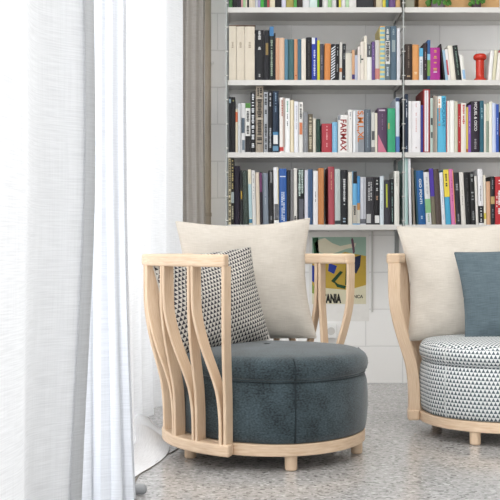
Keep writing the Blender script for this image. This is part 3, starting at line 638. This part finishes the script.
# books of the topmost shelf: only their feet are in the picture
T_L = [(229, 232.4, '#3c7a3c', 'black and green book'), (232.6, 237, '#1f1f22', 'black book'), (237.2, 241, '#2b2730', 'dark book'), (241.2, 242.8, '#d89aa0', 'thin pink book'),
 (243, 245.4, '#a9cf9a', 'pale green book'), (245.6, 247, '#e5dcc6', 'thin cream book'), (247.2, 249, '#26262a', 'thin black book'), (249.2, 255, '#d3c8b2', 'beige book'),
 (255.2, 257.8, '#c9ced6', 'pale grey book'), (258, 260.4, '#9f98c6', 'lilac book'), (260.6, 263.8, '#3fae3f', 'bright green book'), (264, 267, '#2a5a34', 'dark green book'),
 (267.2, 269.6, '#b04a4a', 'narrow red book'), (269.8, 275, '#ddd2b4', 'cream book'), (275.2, 281.6, '#1f1f22', 'wide black book'), (281.8, 286, '#c7c6da', 'pale lilac book'),
 (286.2, 293.8, '#a39a4a', 'olive yellow book'), (294, 296.8, '#4fa54a', 'leaf green book'), (297, 302.6, '#3a2f2a', 'dark brown book'), (302.8, 309.6, '#d8dadb', 'wide white book'),
 (309.8, 317.4, '#cfe4de', 'wide mint white book'), (317.6, 319, '#49b04a', 'thin green book'), (319.2, 322.2, '#1c1c1f', 'narrow black book'), (322.4, 328, '#e2e2df', 'white book'),
 (328.2, 331.6, '#9ccf8f', 'light green book'), (331.8, 336.4, '#d9d7d6', 'off-white book'), (336.6, 338.8, '#2b2b2d', 'thin dark book'), (339, 341, '#ddd33f', 'thin yellow book'),
 (341.2, 345.6, '#e4e2e2', 'plain white book'), (345.8, 349, '#b6dcae', 'pale mint book'), (349.2, 356.4, '#e1dfda', 'wide off-white book'), (356.8, 373.6, '#2a2b30', 'very thick charcoal volume'),
 (373.8, 376, '#4a3526', 'thin brown book'), (376.2, 382.6, '#cdbf9f', 'sand-coloured book'), (382.8, 385.8, '#d8c73a', 'yellow book'), (386, 388.6, '#2f6f7a', 'narrow teal book'),
 (388.8, 395.6, '#6a4a86', 'purple book'), (395.8, 400.2, '#d0a468', 'tan book')]

used = set()
def put(rows, row, side):
    prev = None
    for i, (x0, x1, top, c, look, short, tilt, deco) in enumerate(rows):
        e = book(x0, x1, top, c, row, tilt, deco=deco)
        where = f'{row} {side} shelf'
        if prev is None: lab = f'{look}, first on the {where}' if row != 'upper' or rows is not A_R2 else f'{look}, nearest the red pepper mill'
        else: lab = f'{look} right of the {prev}, {where}'
        assert lab not in used, lab
        nw = len(lab.replace(',', '').split())
        if nw > 16: lab = f'{look}, {where}'
        assert lab not in used and 4 <= len(lab.split()) <= 16, (lab, len(lab.split()))
        used.add(lab)
        tag(e, lab, 'book', f'books on the {where}')
        prev = short
put(A_L, 'upper', 'left'); put(A_R, 'upper', 'right'); put(A_R2, 'upper', 'right')
put(B_L, 'middle', 'left'); put(B_R, 'middle', 'right')
put(C_L, 'lowest', 'left'); put(C_R, 'lowest', 'right')
rt = random.Random(3)
prev = None
for x0, x1, c, look in T_L:
    e = book(x0, x1, rt.uniform(-44, -26), c, 'top', 0, deco=(MK('#c9c6bd', -20, -6, .3),) if x1-x0 > 3 else ())
    lab = f'{look}, first on the topmost left shelf, foot only in view' if prev is None else f'{look} right of the {prev}, topmost left shelf, foot in view'
    assert lab not in used and len(lab.split()) <= 16, lab
    used.add(lab); tag(e, lab, 'book', 'books on the topmost shelf'); prev = look

# flat folder on the three cream volumes
z = PZ(26.0, BY)+.002
o = obj('folder', bbox(PX(229, BY), PX(255.5, BY), BY+.012, BY+.19, z, z+.0045, .001, 1), G('#6d4a38'))
tag(o, 'thin brown folder lying flat on top of three cream volumes', 'folder')

# red pepper mill
pm = empty('pepper_mill', (PX(480, 5.15), 5.15, ZT['upper']+.0004)); tag(pm, 'glossy red pepper mill with rounded cap on the upper right shelf', 'pepper mill')
MR = plain('#bd2f1b', .2, 'red_lacquer', .5)
hb = PZ(54, 5.15)-ZT['upper']
obj('body', lathe([(0, 0), (.033, 0), (.034, .006), (.030, .013), (.0225, .017), (.0215, .03), (.0215, hb-.036), (.0225, hb-.032), (0, hb-.032)], 32), MR, pm, True)
obj('cap', lathe([(0, hb-.0315), (.026, hb-.0315), (.032, hb-.028), (.0345, hb-.019), (.033, hb-.009), (.026, hb-.002), (.012, hb), (0, hb)], 32), MR, pm, True)

# topmost right shelf: wooden crate, pots with a trailing plant
zt = ZT['top']+.0004
cr_ = empty('crate', (PX(455, 5.30), 5.30, zt)); tag(cr_, 'tan wooden crate on the topmost right shelf behind the plant pot', 'crate')
MT = plain('#c79f6d', .6, 'tan_plywood')
bm = bmesh.new(); hw = .21
for k in range(3): box(bm, -hw, hw, -.10, -.092, .005+k*.07, .065+k*.07)
obj('slat_front', bm, MT, cr_)
bm = bmesh.new(); box(bm, -hw, hw, -.092, .08, 0, .006); box(bm, -hw, hw, .08, .088, 0, .21); box(bm, -hw, -hw+.008, -.092, .08, .006, .21); box(bm, hw-.008, hw, -.092, .08, .006, .21)
obj('body', bm, MT, cr_)
o = obj('storage_box', bbox(PX(405.5, SF+.03), PX(414.5, SF+.03), SF+.03, SF+.2, zt, zt+.2, .002, 1), G('#8f8f7c')); tag(o, 'khaki grey box at the left end of the topmost right shelf', 'box')
def plant(x, r, hexc, lab, seed, nleaf):
    rr = random.Random(seed); d = SF+.052
    e = empty('potted_plant', (PX(x, d), d, zt)); tag(e, lab, 'plant', 'potted plants on the topmost shelf')
    obj('pot', lathe([(0, 0), (r*.78, 0), (r*.82, .004), (r, .10), (r*1.04, .102), (r*1.04, .115), (r*.94, .115), (r*.9, .09), (0, .09)], 28), plain(hexc, .6), e, True)
    ml = plain('#43742a', .5, 'green_leaf')
    st = bmesh.new(); lf = bmesh.new()
    for k in range(nleaf):
        a = rr.uniform(-PI, 0); o0 = Vector((math.cos(a)*r*.5, math.sin(a)*r*.5, .1))
        p1 = Vector((math.cos(a)*r*1.15, max(-.046, math.sin(a)*r*1.1), .135+rr.uniform(0, .03))); p2 = Vector((p1.x*1.12, max(-.05, p1.y*1.1), rr.uniform(.034, .08)))
        pts = [o0.lerp(p1, t).lerp(p1.lerp(p2, t), t) for t in (0, .25, .5, .75, 1)]
        tube(pts, .0014, 5, st)
        t = Vector((rr.uniform(-.5, .5), rr.uniform(-.3, .1), -1)).normalized(); s_ = Vector((t.z, 0, -t.x)).normalized(); ln = rr.uniform(.022, .033); wd = ln*.36
        nn = t.cross(s_)
        prof = [(0, 0), (.25, .8), (.5, 1), (.75, .65), (1, 0)]
        L_ = [lf.verts.new(p2+t*ln*q-s_*wd*w_+nn*.003*w_) for q, w_ in prof]; C_ = [lf.verts.new(p2+t*ln*q) for q, _ in prof]; Rr = [lf.verts.new(p2+t*ln*q+s_*wd*w_+nn*.003*w_) for q, w_ in prof]
        for i in range(4):
            for A_, B_ in ((L_, C_), (C_, Rr)):
                try: lf.faces.new((A_[i], A_[i+1], B_[i+1], B_[i]))
                except ValueError: pass
    obj('stem', st, ml, e); obj('leaf', lf, ml, e, recalc=False)['kind'] = 'stuff'
plant(438, .042, '#8d7f86', 'green trailing plant in a mauve-grey pot on the topmost right shelf', 5, 26)
plant(476, .030, '#5d4a52', 'smaller green plant in a dark plum pot, topmost right shelf', 9, 18)

# ------------------------------------------------------------------ poster, socket, pipe on the back wall
po = empty('poster', (PX(339, WY), WY-.001, PZ(321, WY))); tag(po, 'white-bordered art poster with a mustard and green print below the bookshelf', 'poster')
pw, ph = PX(369, WY)-PX(309, WY), (321-232)*WY/1000
obj('sheet', bbox(-pw/2, pw/2, -.001, 0, 0, ph), plain('#eceae6', .6), po)
def pp(x, y): return ((x-339)*WY/1000, (321-y)*WY/1000)
def flat(name, pts, hexc, lift):
    bm = bmesh.new(); vs = [bm.verts.new((*(pp(x, y)[:1]), -.001-lift, pp(x, y)[1])) for x, y in pts]
    ws = [bm.verts.new((v.co.x, -.001, v.co.z)) for v in vs]; n = len(vs)
    f = bm.faces.new(vs); bm.faces.new(ws[::-1])
    for i in range(n): bm.faces.new((vs[i], vs[(i+1) % n], ws[(i+1) % n], ws[i]))
    bmesh.ops.triangulate(bm, faces=[q for q in bm.faces if len(q.verts) > 4])
    return obj(name, bm, plain(hexc, .6), po)
flat('print_field', [(312, 237), (366, 237), (366, 304), (312, 304)], '#dfd9bd', .0002)
flat('print_field', [(312, 237), (366, 237), (366, 256), (345, 252), (330, 258), (312, 255)], '#a3bfae', .0004)
flat('print_field', [(312, 255), (330, 258), (345, 252), (366, 256), (366, 285), (348, 290), (325, 288), (312, 292)], '#c4a545', .0005)
flat('print_shape', [(314, 244), (318, 240), (325, 238), (332, 243), (340, 246), (350, 244), (356, 243), (355, 247), (346, 249), (338, 252), (328, 255), (319, 252)], '#e6dfc6', .0007)
flat('print_shape', [(312.5, 238), (318, 237.5), (315, 244), (316, 252), (319, 256), (314, 255)], '#2f5a3c', .0007)
flat('print_shape', [(312, 265), (318, 268), (321, 278), (316, 284), (312, 281)], '#2a3f9c', .0007)
flat('print_shape', [(329, 263), (337, 266), (334, 274), (328, 271)], '#2a3f9c', .0007)
flat('print_shape', [(352, 258), (361, 255), (360, 266), (356, 274), (352, 268)], '#27314f', .0007)
flat('print_shape', [(331, 281), (340, 271), (343, 272), (334, 283)], '#234a33', .0008)
flat('print_shape', [(332, 279), (338, 284), (346, 286), (345, 289), (337, 287)], '#234a33', .0008)
flat('print_shape', [(346, 262), (349, 262), (347, 285), (345, 285)], '#234a33', .0008)
flat('print_shape', [(312, 284), (317, 290), (322, 286), (326, 292), (318, 295), (312, 293)], '#8aa04a', .0007)
flat('print_shape', [(351, 240), (352, 237.5), (353.5, 240), (355, 252), (353, 254)], '#6d4f5c', .0008)
cx, cz = pp(327.5, 298.5)
text_mesh('poster_title', 'CATANIA', plain('#2b2b28', .6), po, (cx, -.0022, cz), 9.6*WY/1000, 27.5*WY/1000, False, .06)
cx, cz = pp(354.5, 296.5); text_mesh('poster_small_text', 'FRANCA', plain('#2b2b28', .6), po, (cx, -.0022, cz), 3.4*WY/1000, 17*WY/1000, False, .02)
cx, cz = pp(350, 301.2); text_mesh('poster_small_text', 'ES', plain('#2b2b28', .6), po, (cx, -.0022, cz), 3.2*WY/1000, 7*WY/1000, False, .02)
flat('print_mark', [(312.5, 311.6), (319, 311.6), (319, 312.6), (312.5, 312.6)], '#c76a9a', .0004)
sk = empty('wall_socket', (PX(330.5, WY), WY, PZ(338, WY))); tag(sk, 'white surface-mounted wall socket below the poster', 'socket')
obj('housing', bbox(-.032, .032, -.035, 0, 0, .078, .006, 3), M_white, sk)
obj('socket_face', lathe([(0, 0), (.02, 0), (.021, .002), (.0, .002)], 24), M_shelf, sk, loc=(0, -.035, .04), rot=(R(90), 0, 0))

pipe = empty('wall_pipe', (PX(208, 5.37), 5.37, 0)); tag(pipe, 'beige vertical pipe against the block wall left of the bookshelf', 'pipe')
obj('pipe_tube', tube([(0, 0, 0), (0, 0, 2.9)], .0165, 16), plain('#b5a999', .45), pipe, True)
for z in (.9, 2.2): obj('pipe_clip', lathe([(.0165, 0), (.0195, 0), (.0195, .02), (.0165, .02)], 16, None, (0, 0, z)), plain('#a89d8e', .45), pipe)
hk = empty('wall_hook', (PX(212.5, WY), WY, PZ(64, WY))); tag(hk, 'small white knob hook on the block wall right of the pipe', 'hook')
obj('stem', tube([(0, 0, 0), (0, -.02, 0)], .0035, 8), M_white, hk); obj('knob', lathe([(0, 0), (.006, .001), (.0085, .006), (.006, .011), (0, .012)], 16), M_white, hk, True, (0, -.02, 0), (R(90), 0, 0))

# ------------------------------------------------------------------ curtains
def curtain(name, path, fn, zs, mat, label, nu):
    """path: samples (x, y) along the hem line; fn(s, z) -> (dx, dy) sideways offset at height z"""
    bm = bmesh.new(); uv = bm.loops.layers.uv.new('UVMap'); grid = []; us = [0]
    for a, b in zip(path, path[1:]): us.append(us[-1]+math.dist(a, b))
    for z in zs:
        row = []
        for i, (x, y) in enumerate(path):
            s = i/(len(path)-1); dx, dy, dz = fn(s, z, y)
            row.append(bm.verts.new((x+dx, y+dy, max(.0015, z+dz))))
        grid.append(row)
    for j in range(len(zs)-1):
        for i in range(len(path)-1):
            f = bm.faces.new((grid[j][i], grid[j][i+1], grid[j+1][i+1], grid[j+1][i]))
            for l, (u, v) in zip(f.loops, ((us[i], zs[j]), (us[i+1], zs[j]), (us[i+1], zs[j+1]), (us[i], zs[j+1]))): l[uv].uv = (u, v)
    o = obj(name, bm, mat, smooth=True); return tag(o, label, 'curtain', 'sheer curtains along the window')
def spline(ctrl, n):
    out = []; m = len(ctrl)
    for i in range(m-1):
        p = [Vector(ctrl[max(i-1, 0)]), Vector(ctrl[i]), Vector(ctrl[i+1]), Vector(ctrl[min(i+2, m-1)])]
        for k in range(n):
            t = k/n
            q = .5*((2*p[1])+(-p[0]+p[2])*t+(2*p[0]-5*p[1]+4*p[2]-p[3])*t*t+(-p[0]+3*p[1]-3*p[2]+p[3])*t**3)
            out.append((q.x, q.y))
    out.append(tuple(ctrl[-1])); return out
ZS = [2.85-.075*i for i in range(38)]+[.05, .02, .002]
def XD(x, d): return (PX(x, d), d)
# nearest panel
c1 = [(-.55, 1.48), (-.44, 1.56), (-.435, 1.63), (-.45, 1.75), (-.43, 1.9), (-.46, 2.05), (-.47, 2.18), (-.435, 2.24), (-.395, 2.27), (-.366, 2.30), (-.362, 2.32), (-.375, 2.335), (-.392, 2.325), (-.388, 2.305), (-.372, 2.312), (-.374, 2.345), (-.395, 2.36), (-.44, 2.36), (-.48, 2.33), (-.52, 2.4)]
f1 = lambda s, z, y: (-.035*max(0, 1-z/.9)**1.5*min(1, max(0, (y-2.0)/.3))-.003*math.sin(5*z), 0, 0)
cur1 = curtain('curtain', spline(c1, 10), f1, ZS, M_curtain, 'nearest white sheer curtain panel with broad flat face at far left', 0)
hem = curtain('fold_shade', [(-.3755, 2.274), (-.369, 2.281), (-.3645, 2.288), (-.361, 2.295), (-.359, 2.305)], lambda s, z, y: (f1(s, z, y)[0]-.008*(1-s)*max(0, 1-z/1.2), 0, 0), ZS, M_fold_shade, None, 0)  # added dark strip, painted shade where the panel's edge folds away
hem.parent = cur1
for k_ in ('category', 'group', 'label'):
    if k_ in hem: del hem[k_]
# second panel: narrow pleats, flares towards the floor
c2 = [(-.56, 2.78), (-.50, 2.80), (-.455, 2.84), (-.44, 2.852), (-.425, 2.842), (-.41, 2.858), (-.395, 2.848), (-.378, 2.866), (-.363, 2.87), (-.360, 2.90), (-.40, 2.93), (-.45, 2.91), (-.50, 2.93), (-.55, 2.9)]
def f2(s, z, y):
    k = max(0, 1-z/1.15)**1.7
    return (.026*k*max(0, min(1, (s-.15)/.45))+.008*k*math.sin(55*s), -.010*k, 0)
curtain('curtain', spline(c2, 10), f2, ZS, M_second, 'second white sheer curtain, pleated and flaring at its foot, beside the nearest panel', 0)
# third panel: bright, runs back to the wall and spreads on the floor
c3 = [(-.60, 3.40), (-.50, 3.46), (-.455, 3.55), (-.475, 3.68), (-.45, 3.80), (-.475, 3.95), (-.45, 4.10), (-.475, 4.25), (-.44, 4.42), (-.46, 4.56), (-.40, 4.72), (-.41, 4.84), (-.345, 4.98), (-.345, 5.06), (-.40, 5.10), (-.50, 5.05)]
p3 = spline(c3, 10)
def f3(s, z, y):
    k = max(0, 1-z/1.0)**2
    return (.02*k*math.sin(26*y)-.0*k+.05*k*math.exp(-((y-3.6)/.25)**2), -.05*k*min(1, max(0, (y-3.4)/.3)), 0)
bm_zs = ZS
cur3 = curtain('curtain', p3, f3, ZS, M_thin, 'bright white sheer curtain behind the left armchair, trailing on the floor', 0)
# its surplus cloth spread on the floor: one more sheet of the same panel
bm = bmesh.new(); uv = bm.loops.layers.uv.new('UVMap')
edge = spline([(-.50, 3.02), (-.385, 3.11), (-.350, 3.22), (-.318, 3.34), (-.296, 3.46), (-.290, 3.60), (-.300, 3.75), (-.325, 3.90), (-.370, 4.05), (-.43, 4.15)], 8)
inner = spline([(-.58, 3.06), (-.54, 3.18), (-.52, 3.30), (-.51, 3.42), (-.505, 3.54), (-.50, 3.66), (-.50, 3.78), (-.50, 3.90), (-.50, 4.05), (-.50, 4.16)], 8)
n = len(edge); K = 12; g = []
for i in range(n):
    row = []
    for k in range(K+1):
        t = k/K; x = inner[i][0]+(edge[i][0]-inner[i][0])*t; y = inner[i][1]+(edge[i][1]-inner[i][1])*t
        s = i/(n-1); up = .02*(1-t)**2+.008*math.sin(PI*t)*(1+math.sin(7*s*PI+t*3))+.003+.05*math.exp(-((s-.66)/.07)**2)*math.sin(PI*t)**1.5+.03*math.exp(-((s-.9)/.06)**2)*math.sin(PI*t)
        row.append(bm.verts.new((x, y, up if k < K else .004)))
    g.append(row)
for i in range(n-1):
    for k in range(K):
        f = bm.faces.new((g[i][k], g[i+1][k], g[i+1][k+1], g[i][k+1]))
        for l, (a, b) in zip(f.loops, ((i, k), (i+1, k), (i+1, k+1), (i, k+1))): l[uv].uv = (a*.02, b*.02)
obj('trailing_hem', bm, M_puddle, cur3, True)
# end of the curtain, bunched against the solid wall, shade put into its colour
c4 = [(-.42, 5.22), (-.362, 5.19), (-.345, 5.22), (-.325, 5.205), (-.300, 5.22), (-.280, 5.205), (-.262, 5.225), (-.243, 5.22), (-.236, 5.25), (-.26, 5.27)]
curtain('curtain', spline(c4, 8), lambda s, z, y: (.004*math.sin(3*z), 0, 0), ZS, M_unlit_curtain, 'linen curtain edge, shade painted in as greige, bunched in the corner beside the pipe', 0)
# floor cord along the hem
cd = [(PX(129.5, 2.98)-.02, 2.95), (PX(131, 3.02), 3.02), (PX(140, 3.22), 3.20), (PX(150, 3.30), 3.29), (PX(158, 3.42), 3.41), (PX(162, 3.47), 3.48), (PX(170, 3.52), 3.54), (PX(178, 3.6), 3.62)]
pts = [(x, y, .003) for x, y in spline(cd, 6)]
o = obj('cord', tube([(a, b, .002) for a, b, c in pts], .0018, 8), plain('#8a857e', .6), smooth=True); tag(o, 'thin grey cord on the floor along the trailing curtain hem', 'cord')
# rounded grey foot at the lower edge
o = obj('rounded_foot', tube([(-.309, 2.945, .0175), (-.3095, 2.9445, .0175), (-.311, 2.943, .0175), (-.316, 2.939, .0175), (-.35, 2.93, .0175), (-.45, 2.98, .0175)], [.004, .009, .0135, .016, .016, .016], 16), plain('#9a9c9f', .4), smooth=True)
tag(o, 'grey rounded tube foot on the floor poking out under the curtain', 'foot')

# ------------------------------------------------------------------ armchairs
RING = [(0, .358), (40, .360), (70, .343), (90, .325), (120, .314), (150, .318), (180, .325)]
RAIL = [(60, .482), (72, .478), (90, .450), (110, .434), (142, .436), (180, .445)]
def sym(tab, b):
    b = b % 360; b = 360-b if b > 180 else b
    return smooth_tab([(-tab[1][0], tab[1][1])]+tab+[(360-tab[-2][0], tab[-2][1])], b)
ring = lambda b: sym(RING, b)
rail_r = lambda b: sym(RAIL, b)
low_r = lambda b: ring(b)+.048
def pol(r, b): return (-math.sin(R(b))*r, -math.cos(R(b))*r)
def sweep(betas, rout, rin, z0, z1, rad, closed=False, endround=True):
    """C-shaped bar: rounded rectangle between rin and rout, z0 and z1"""
    bm = bmesh.new(); uv = bm.loops.layers.uv.new('UVMap'); secs = []; n = len(betas); arc = 0; arcs = []
    for i, b in enumerate(betas):
        ro, ri = rout(b), rin(b); cr, cz = (ro+ri)/2, (z0+z1)/2; hw, hh = (ro-ri)/2, (z1-z0)/2
        pts = []
        for q, (sx, sz) in enumerate(((1, 1), (-1, 1), (-1, -1), (1, -1))):
            for k in range(4):
                a = R(90*q+30*k); pts.append((sx*(hw-rad)+rad*math.cos(a), sz*(hh-rad)+rad*math.sin(a)))
        f = 1.0
        if not closed and endround:
            e = min(i, n-1-i); f = (.55, .82, .95, 1)[min(e, 3)]
        secs.append([bm.verts.new((*pol(cr+p[0]*f, b), cz+p[1]*(f if f == 1 else .3+.7*f))) for p in pts])
        if i: arc += math.dist(pol(ro, b), pol(rout(betas[i-1]), betas[i-1]))
        arcs.append(arc)
    m = len(secs[0]); per = [k*.012 for k in range(m+1)]
    rng = range(n if closed else n-1)
    for i in rng:
        j = (i+1) % n; aj = arcs[j] if j else arc+.03
        for k in range(m):
            f = bm.faces.new((secs[i][k], secs[j][k], secs[j][(k+1) % m], secs[i][(k+1) % m]))
            for l, (a, b) in zip(f.loops, ((arcs[i], per[k]), (aj, per[k]), (aj, per[k+1]), (arcs[i], per[k+1]))): l[uv].uv = (a, b)
    if not closed: bm.faces.new(secs[0]); bm.faces.new(secs[-1][::-1])
    return bm
PROF = [(.085, 0), (.14, 0), (.18, .02), (.218, .06), (.257, .13), (.295, .25), (.334, .40), (.372, .55), (.411, .69), (.45, .81), (.488, .905), (.527, .965), (.58, .99), (.70, 1)]
B_END = 73
def arc_list(b0, b1, step=2.5, ends=True):
    n = int((b1-b0)/step); L_ = [b0+(b1-b0)*i/n for i in range(n+1)]
    if ends: L_ = [L_[0]-.0, L_[0]+.25, L_[0]+.6, L_[0]+1.1]+L_[1:-1]+[L_[-1]-1.1, L_[-1]-.6, L_[-1]-.25, L_[-1]]
    return L_
def face_dir(b):
    m = b > 180; b = 360-b if m else b
    f = 92+(b-92)*.40 if b < 120 else 103.2+(b-120)*1.28
    return 360-f if m else f
def slat_bm(bt, bb):
    """one bent lath, top at angle bt, foot at angle bb"""
    bm = bmesh.new(); uv = bm.loops.layers.uv.new('UVMap'); secs = []; zs = [.088+(.668-.088)*i/30 for i in range(31)]
    th, dp, c = .0115, .046, .002
    for z in zs:
        k = smooth_tab(PROF, z); ro = (low_r(bb)-.003)*(1-k)+(rail_r(bt)-.003)*k; b = bb+(bt-bb)*k
        ctr = Vector((*pol(ro, b), 0)); o = Vector((*pol(1, face_dir(b)), 0)); t = Vector((-o.y, o.x, 0))
        prof = [(0, -th/2+c), (0, th/2-c), (-c, th/2), (-dp+c, th/2), (-dp, th/2-c), (-dp, -th/2+c), (-dp+c, -th/2), (-c, -th/2)]
        secs.append([bm.verts.new(ctr+o*p+t*q+Vector((0, 0, z))) for p, q in prof])
    us = [0, .008, .010, .048, .05, .058, .060, .098, .10]
    for i in range(30):
        for k in range(8):
            f = bm.faces.new((secs[i][k], secs[i][(k+1) % 8], secs[i+1][(k+1) % 8], secs[i+1][k]))
            for l, (a, b) in zip(f.loops, ((zs[i], us[k]), (zs[i], us[k+1]), (zs[i+1], us[k+1]), (zs[i+1], us[k]))): l[uv].uv = (a, b)
    bm.faces.new(secs[0]); bm.faces.new(secs[-1][::-1])
    return bm
def revolve(prof, rf, n=120, cap=True, seam=0):
    """upholstered body: prof = (inset from rf, z); uv runs along the circumference"""
    bm = bmesh.new(); uv = bm.loops.layers.uv.new('UVMap'); rows = []; V = [0]; U = [0]
    for (a, b), (c, d) in zip(prof, prof[1:]): V.append(V[-1]+math.hypot(c-a, d-b))
    for i in range(n): U.append(U[-1]+math.dist(pol(rf(360*i/n), 360*i/n), pol(rf(360*(i+1)/n), 360*(i+1)/n)))
    for ins, z in prof:
        rows.append([bm.verts.new((*pol(rf(360*i/n)-ins, 360*i/n), z)) for i in range(n)])
    for j in range(len(prof)-1):
        for i in range(n):
            q = (i+1) % n
            f = bm.faces.new((rows[j][i], rows[j][q], rows[j+1][q], rows[j+1][i]))
            topside = prof[j][1] > .33 and prof[j+1][0]-prof[j][0] > abs(prof[j+1][1]-prof[j][1])
            for l, (a, b) in zip(f.loops, ((i, j), (i+1, j), (i+1, j+1), (i, j+1))):
                l[uv].uv = (l.vert.co.x, l.vert.co.y) if topside else (U[a], V[b])
    for rg in (rows[0], rows[-1]):
        c = bm.verts.new((0, 0, rg[0].co.z))
        for i in range(n):
            f = bm.faces.new((rg[i], rg[(i+1) % n], c))
            for l in f.loops: l[uv].uv = (l.vert.co.x, l.vert.co.y)
    return bm
def armchair(loc, rz, fabric, label, legs):
    e = empty('armchair', (*loc, 0), (0, 0, rz)); tag(e, label, 'armchair', 'slatted wooden armchairs')
    for b in legs:
        x, y = pol(ring(b)-.030, b)
        obj('leg', lathe([(0, 0), (.016, 0), (.0205, .004), (.021, .052), (0, .052)], 24), M_wood, e, False, (x, y, 0))
    full = [3*i for i in range(120)]
    obj('base_ring', sweep(full, ring, lambda b: ring(b)-.06, .05, .0895, .004, True), M_wood, e)
    obj('lower_rail', sweep(arc_list(B_END+2, 358-B_END), low_r, lambda b: ring(b)+.0005, .05, .0895, .007), M_wood, e)
    obj('top_rail', sweep(arc_list(B_END, 360-B_END), rail_r, lambda b: rail_r(b)-.051, .666, .706, .008), M_wood, e)
    nseg = 11; b0 = B_END+1; e1 = 16.5; st = (360-2*b0-2*e1)/(nseg-2)
    nd = [b0]+[b0+e1+k*st for k in range(nseg-1)]+[360-b0]
    lean = lambda b: (-3.3 if b < 180 else 3.3)*min(1, abs(180-b)/60)
    for k in range(nseg):
        t0, t1 = nd[k], nd[k+1]; bt = (t0+t1)/2; bt += lean(bt)
        # two laths of one V: apart at the top, together at the foot
        obj('slat', slat_bm(t0+(1.0 if k else 0), bt-1.35), M_wood, e)
        obj('slat', slat_bm(t1-(1.0 if k < nseg-1 else 0), bt+1.35), M_wood, e)
    def drum(b):
        bb = b % 360; bb = 360-bb if bb > 180 else bb
        return ring(b)-.004+.010*max(0, min(1, (66-bb)/12))
    sb_ = obj('seat_base', revolve([(.020, .090), (.006, .094), (0, .12), (-.004, .17), (-.004, .22), (0, .262), (.007, .284), (.020, .294)], drum), fabric, e, True)
    sc_ = obj('seat_cushion', revolve([(.020, .295), (.006, .2965), (-.001, .304), (-.005, .320), (-.003, .338), (.005, .353), (.019, .364), (.04, .370), (.09, .376), (.16, .381), (.25, .384), (.32, .385)], drum), fabric, e, True)
    obj('welt', sweep(full, lambda b: drum(b)-.004, lambda b: drum(b)-.012, .2905, .2975, .003, True), fabric, sc_, True)
    seam_m = plain('#2a3236', .9, 'dark_velvet_seam') if fabric is M_velvet else fabric
    for b in (42, -42):
        pts = [(*pol(drum(b)-i_+.0012, b), z) for i_, z in ((.006, .094), (0, .12), (-.004, .17), (-.004, .22), (0, .262), (.007, .284))]
        obj('seam', tube(pts, .0030, 6), seam_m, sb_, True)
        pts = [(*pol(drum(b)-i_+.001, b), z) for i_, z in ((.006, .2965), (-.001, .304), (-.005, .320), (-.003, .338), (.005, .353), (.019, .364))]
        obj('seam', tube(pts, .0026, 6), seam_m, sc_, True)
    return e
armchair((.05, 3.588), R(57.3), M_velvet, 'pale ash slatted armchair with teal velvet seat beside the curtains', (42.5, -25, 122, -122))
armchair((1.004, 3.985), R(-6), M_tri, 'pale ash slatted armchair with grey and white triangle-patterned seat at right', (25, -41, 121, -123))

# ------------------------------------------------------------------ cushions
def cushion(name, w_, h_, th, loc, rot, mat, label, pinch=.07, sag=.15, seed=0, pipe_mat=None, ear=.012, weave=1):
    e = empty(name, loc, rot); tag(e, label, 'cushion', 'loose cushions on the armchairs')
    n = 36; bm = bmesh.new(); uv = bm.loops.layers.uv.new('UVMap')
    def P(u, v, side):
        x = u*w_/2*(1-pinch*(1-v*v)**1.2); z = v*h_/2*(1-pinch*(.9 if v > 0 else .2)*(1-u*u)**1.2)
        f = max(0, (1-u**2))**.52*max(0, (1-v**2))**.52*(1-.10*(u*u+v*v))
        y = th/2*f*(1-sag*v)
        q = noise.noise(Vector((u*2.2+seed, v*2.2, side*3)))*.012*min(1, f*2)
        q += noise.noise(Vector((u*6+seed, v*6+4, side*3)))*.004*min(1, f*3)
        return Vector((x, side*(y+q*(f > 0)), z+h_/2))
    V = {}
    par = [math.sin(PI/2*(-1+2*i/n)) for i in range(n+1)]
    for side in (-1, 1):
        for i, u in enumerate(par):
            for j, v in enumerate(par):
                edge_ = i in (0, n) or j in (0, n)
                if edge_ and side == 1: V[1, i, j] = V[-1, i, j]
                else: V[side, i, j] = bm.verts.new(P(u, v, side))
        for i in range(n):
            for j in range(n):
                f = bm.faces.new([V[side, a, b] for a, b in ((i, j), (i+1, j), (i+1, j+1), (i, j+1))])
                for l, (a, b) in zip(f.loops, ((i, j), (i+1, j), (i+1, j+1), (i, j+1))): l[uv].uv = (par[a]*w_/2+1, par[b]*h_/2+1)
    cv = obj('cover', bm, mat, e, True)
    loop = [(i, 0) for i in range(n)]+[(n, j) for j in range(n)]+[(i, n) for i in range(n, 0, -1)]+[(0, j) for j in range(n, -1, -1)]
    obj('piping', tube([P(par[a], par[b], -1) for a, b in loop], .0028, 6), pipe_mat or mat, cv, True)
    return e
cushion('cushion', .53, .475, .17, (-.007, 3.865, .372), (R(-11), R(-1.5), R(5)), M_cream, 'large cream linen cushion standing on the teal armchair', .12, .2, 1)
cushion('cushion', .475, .355, .13, (-.10, 3.585, .370), (R(-13), R(-4), R(43)), M_tri2, 'black and cream triangle-patterned cushion behind the teal armchair slats', .06, .2, 2)
cushion('cushion', .56, .475, .17, (.918, 4.06, .368), (R(-12), R(-3), R(4)), M_cream, 'large cream linen cushion standing on the patterned armchair', .115, .2, 3)
cushion('cushion', .44, .36, .12, (1.06, 3.90, .376), (R(-14), R(-4), R(0)), M_blue, 'blue-grey linen cushion in front of the cream one on the patterned armchair', .07, .2, 4)
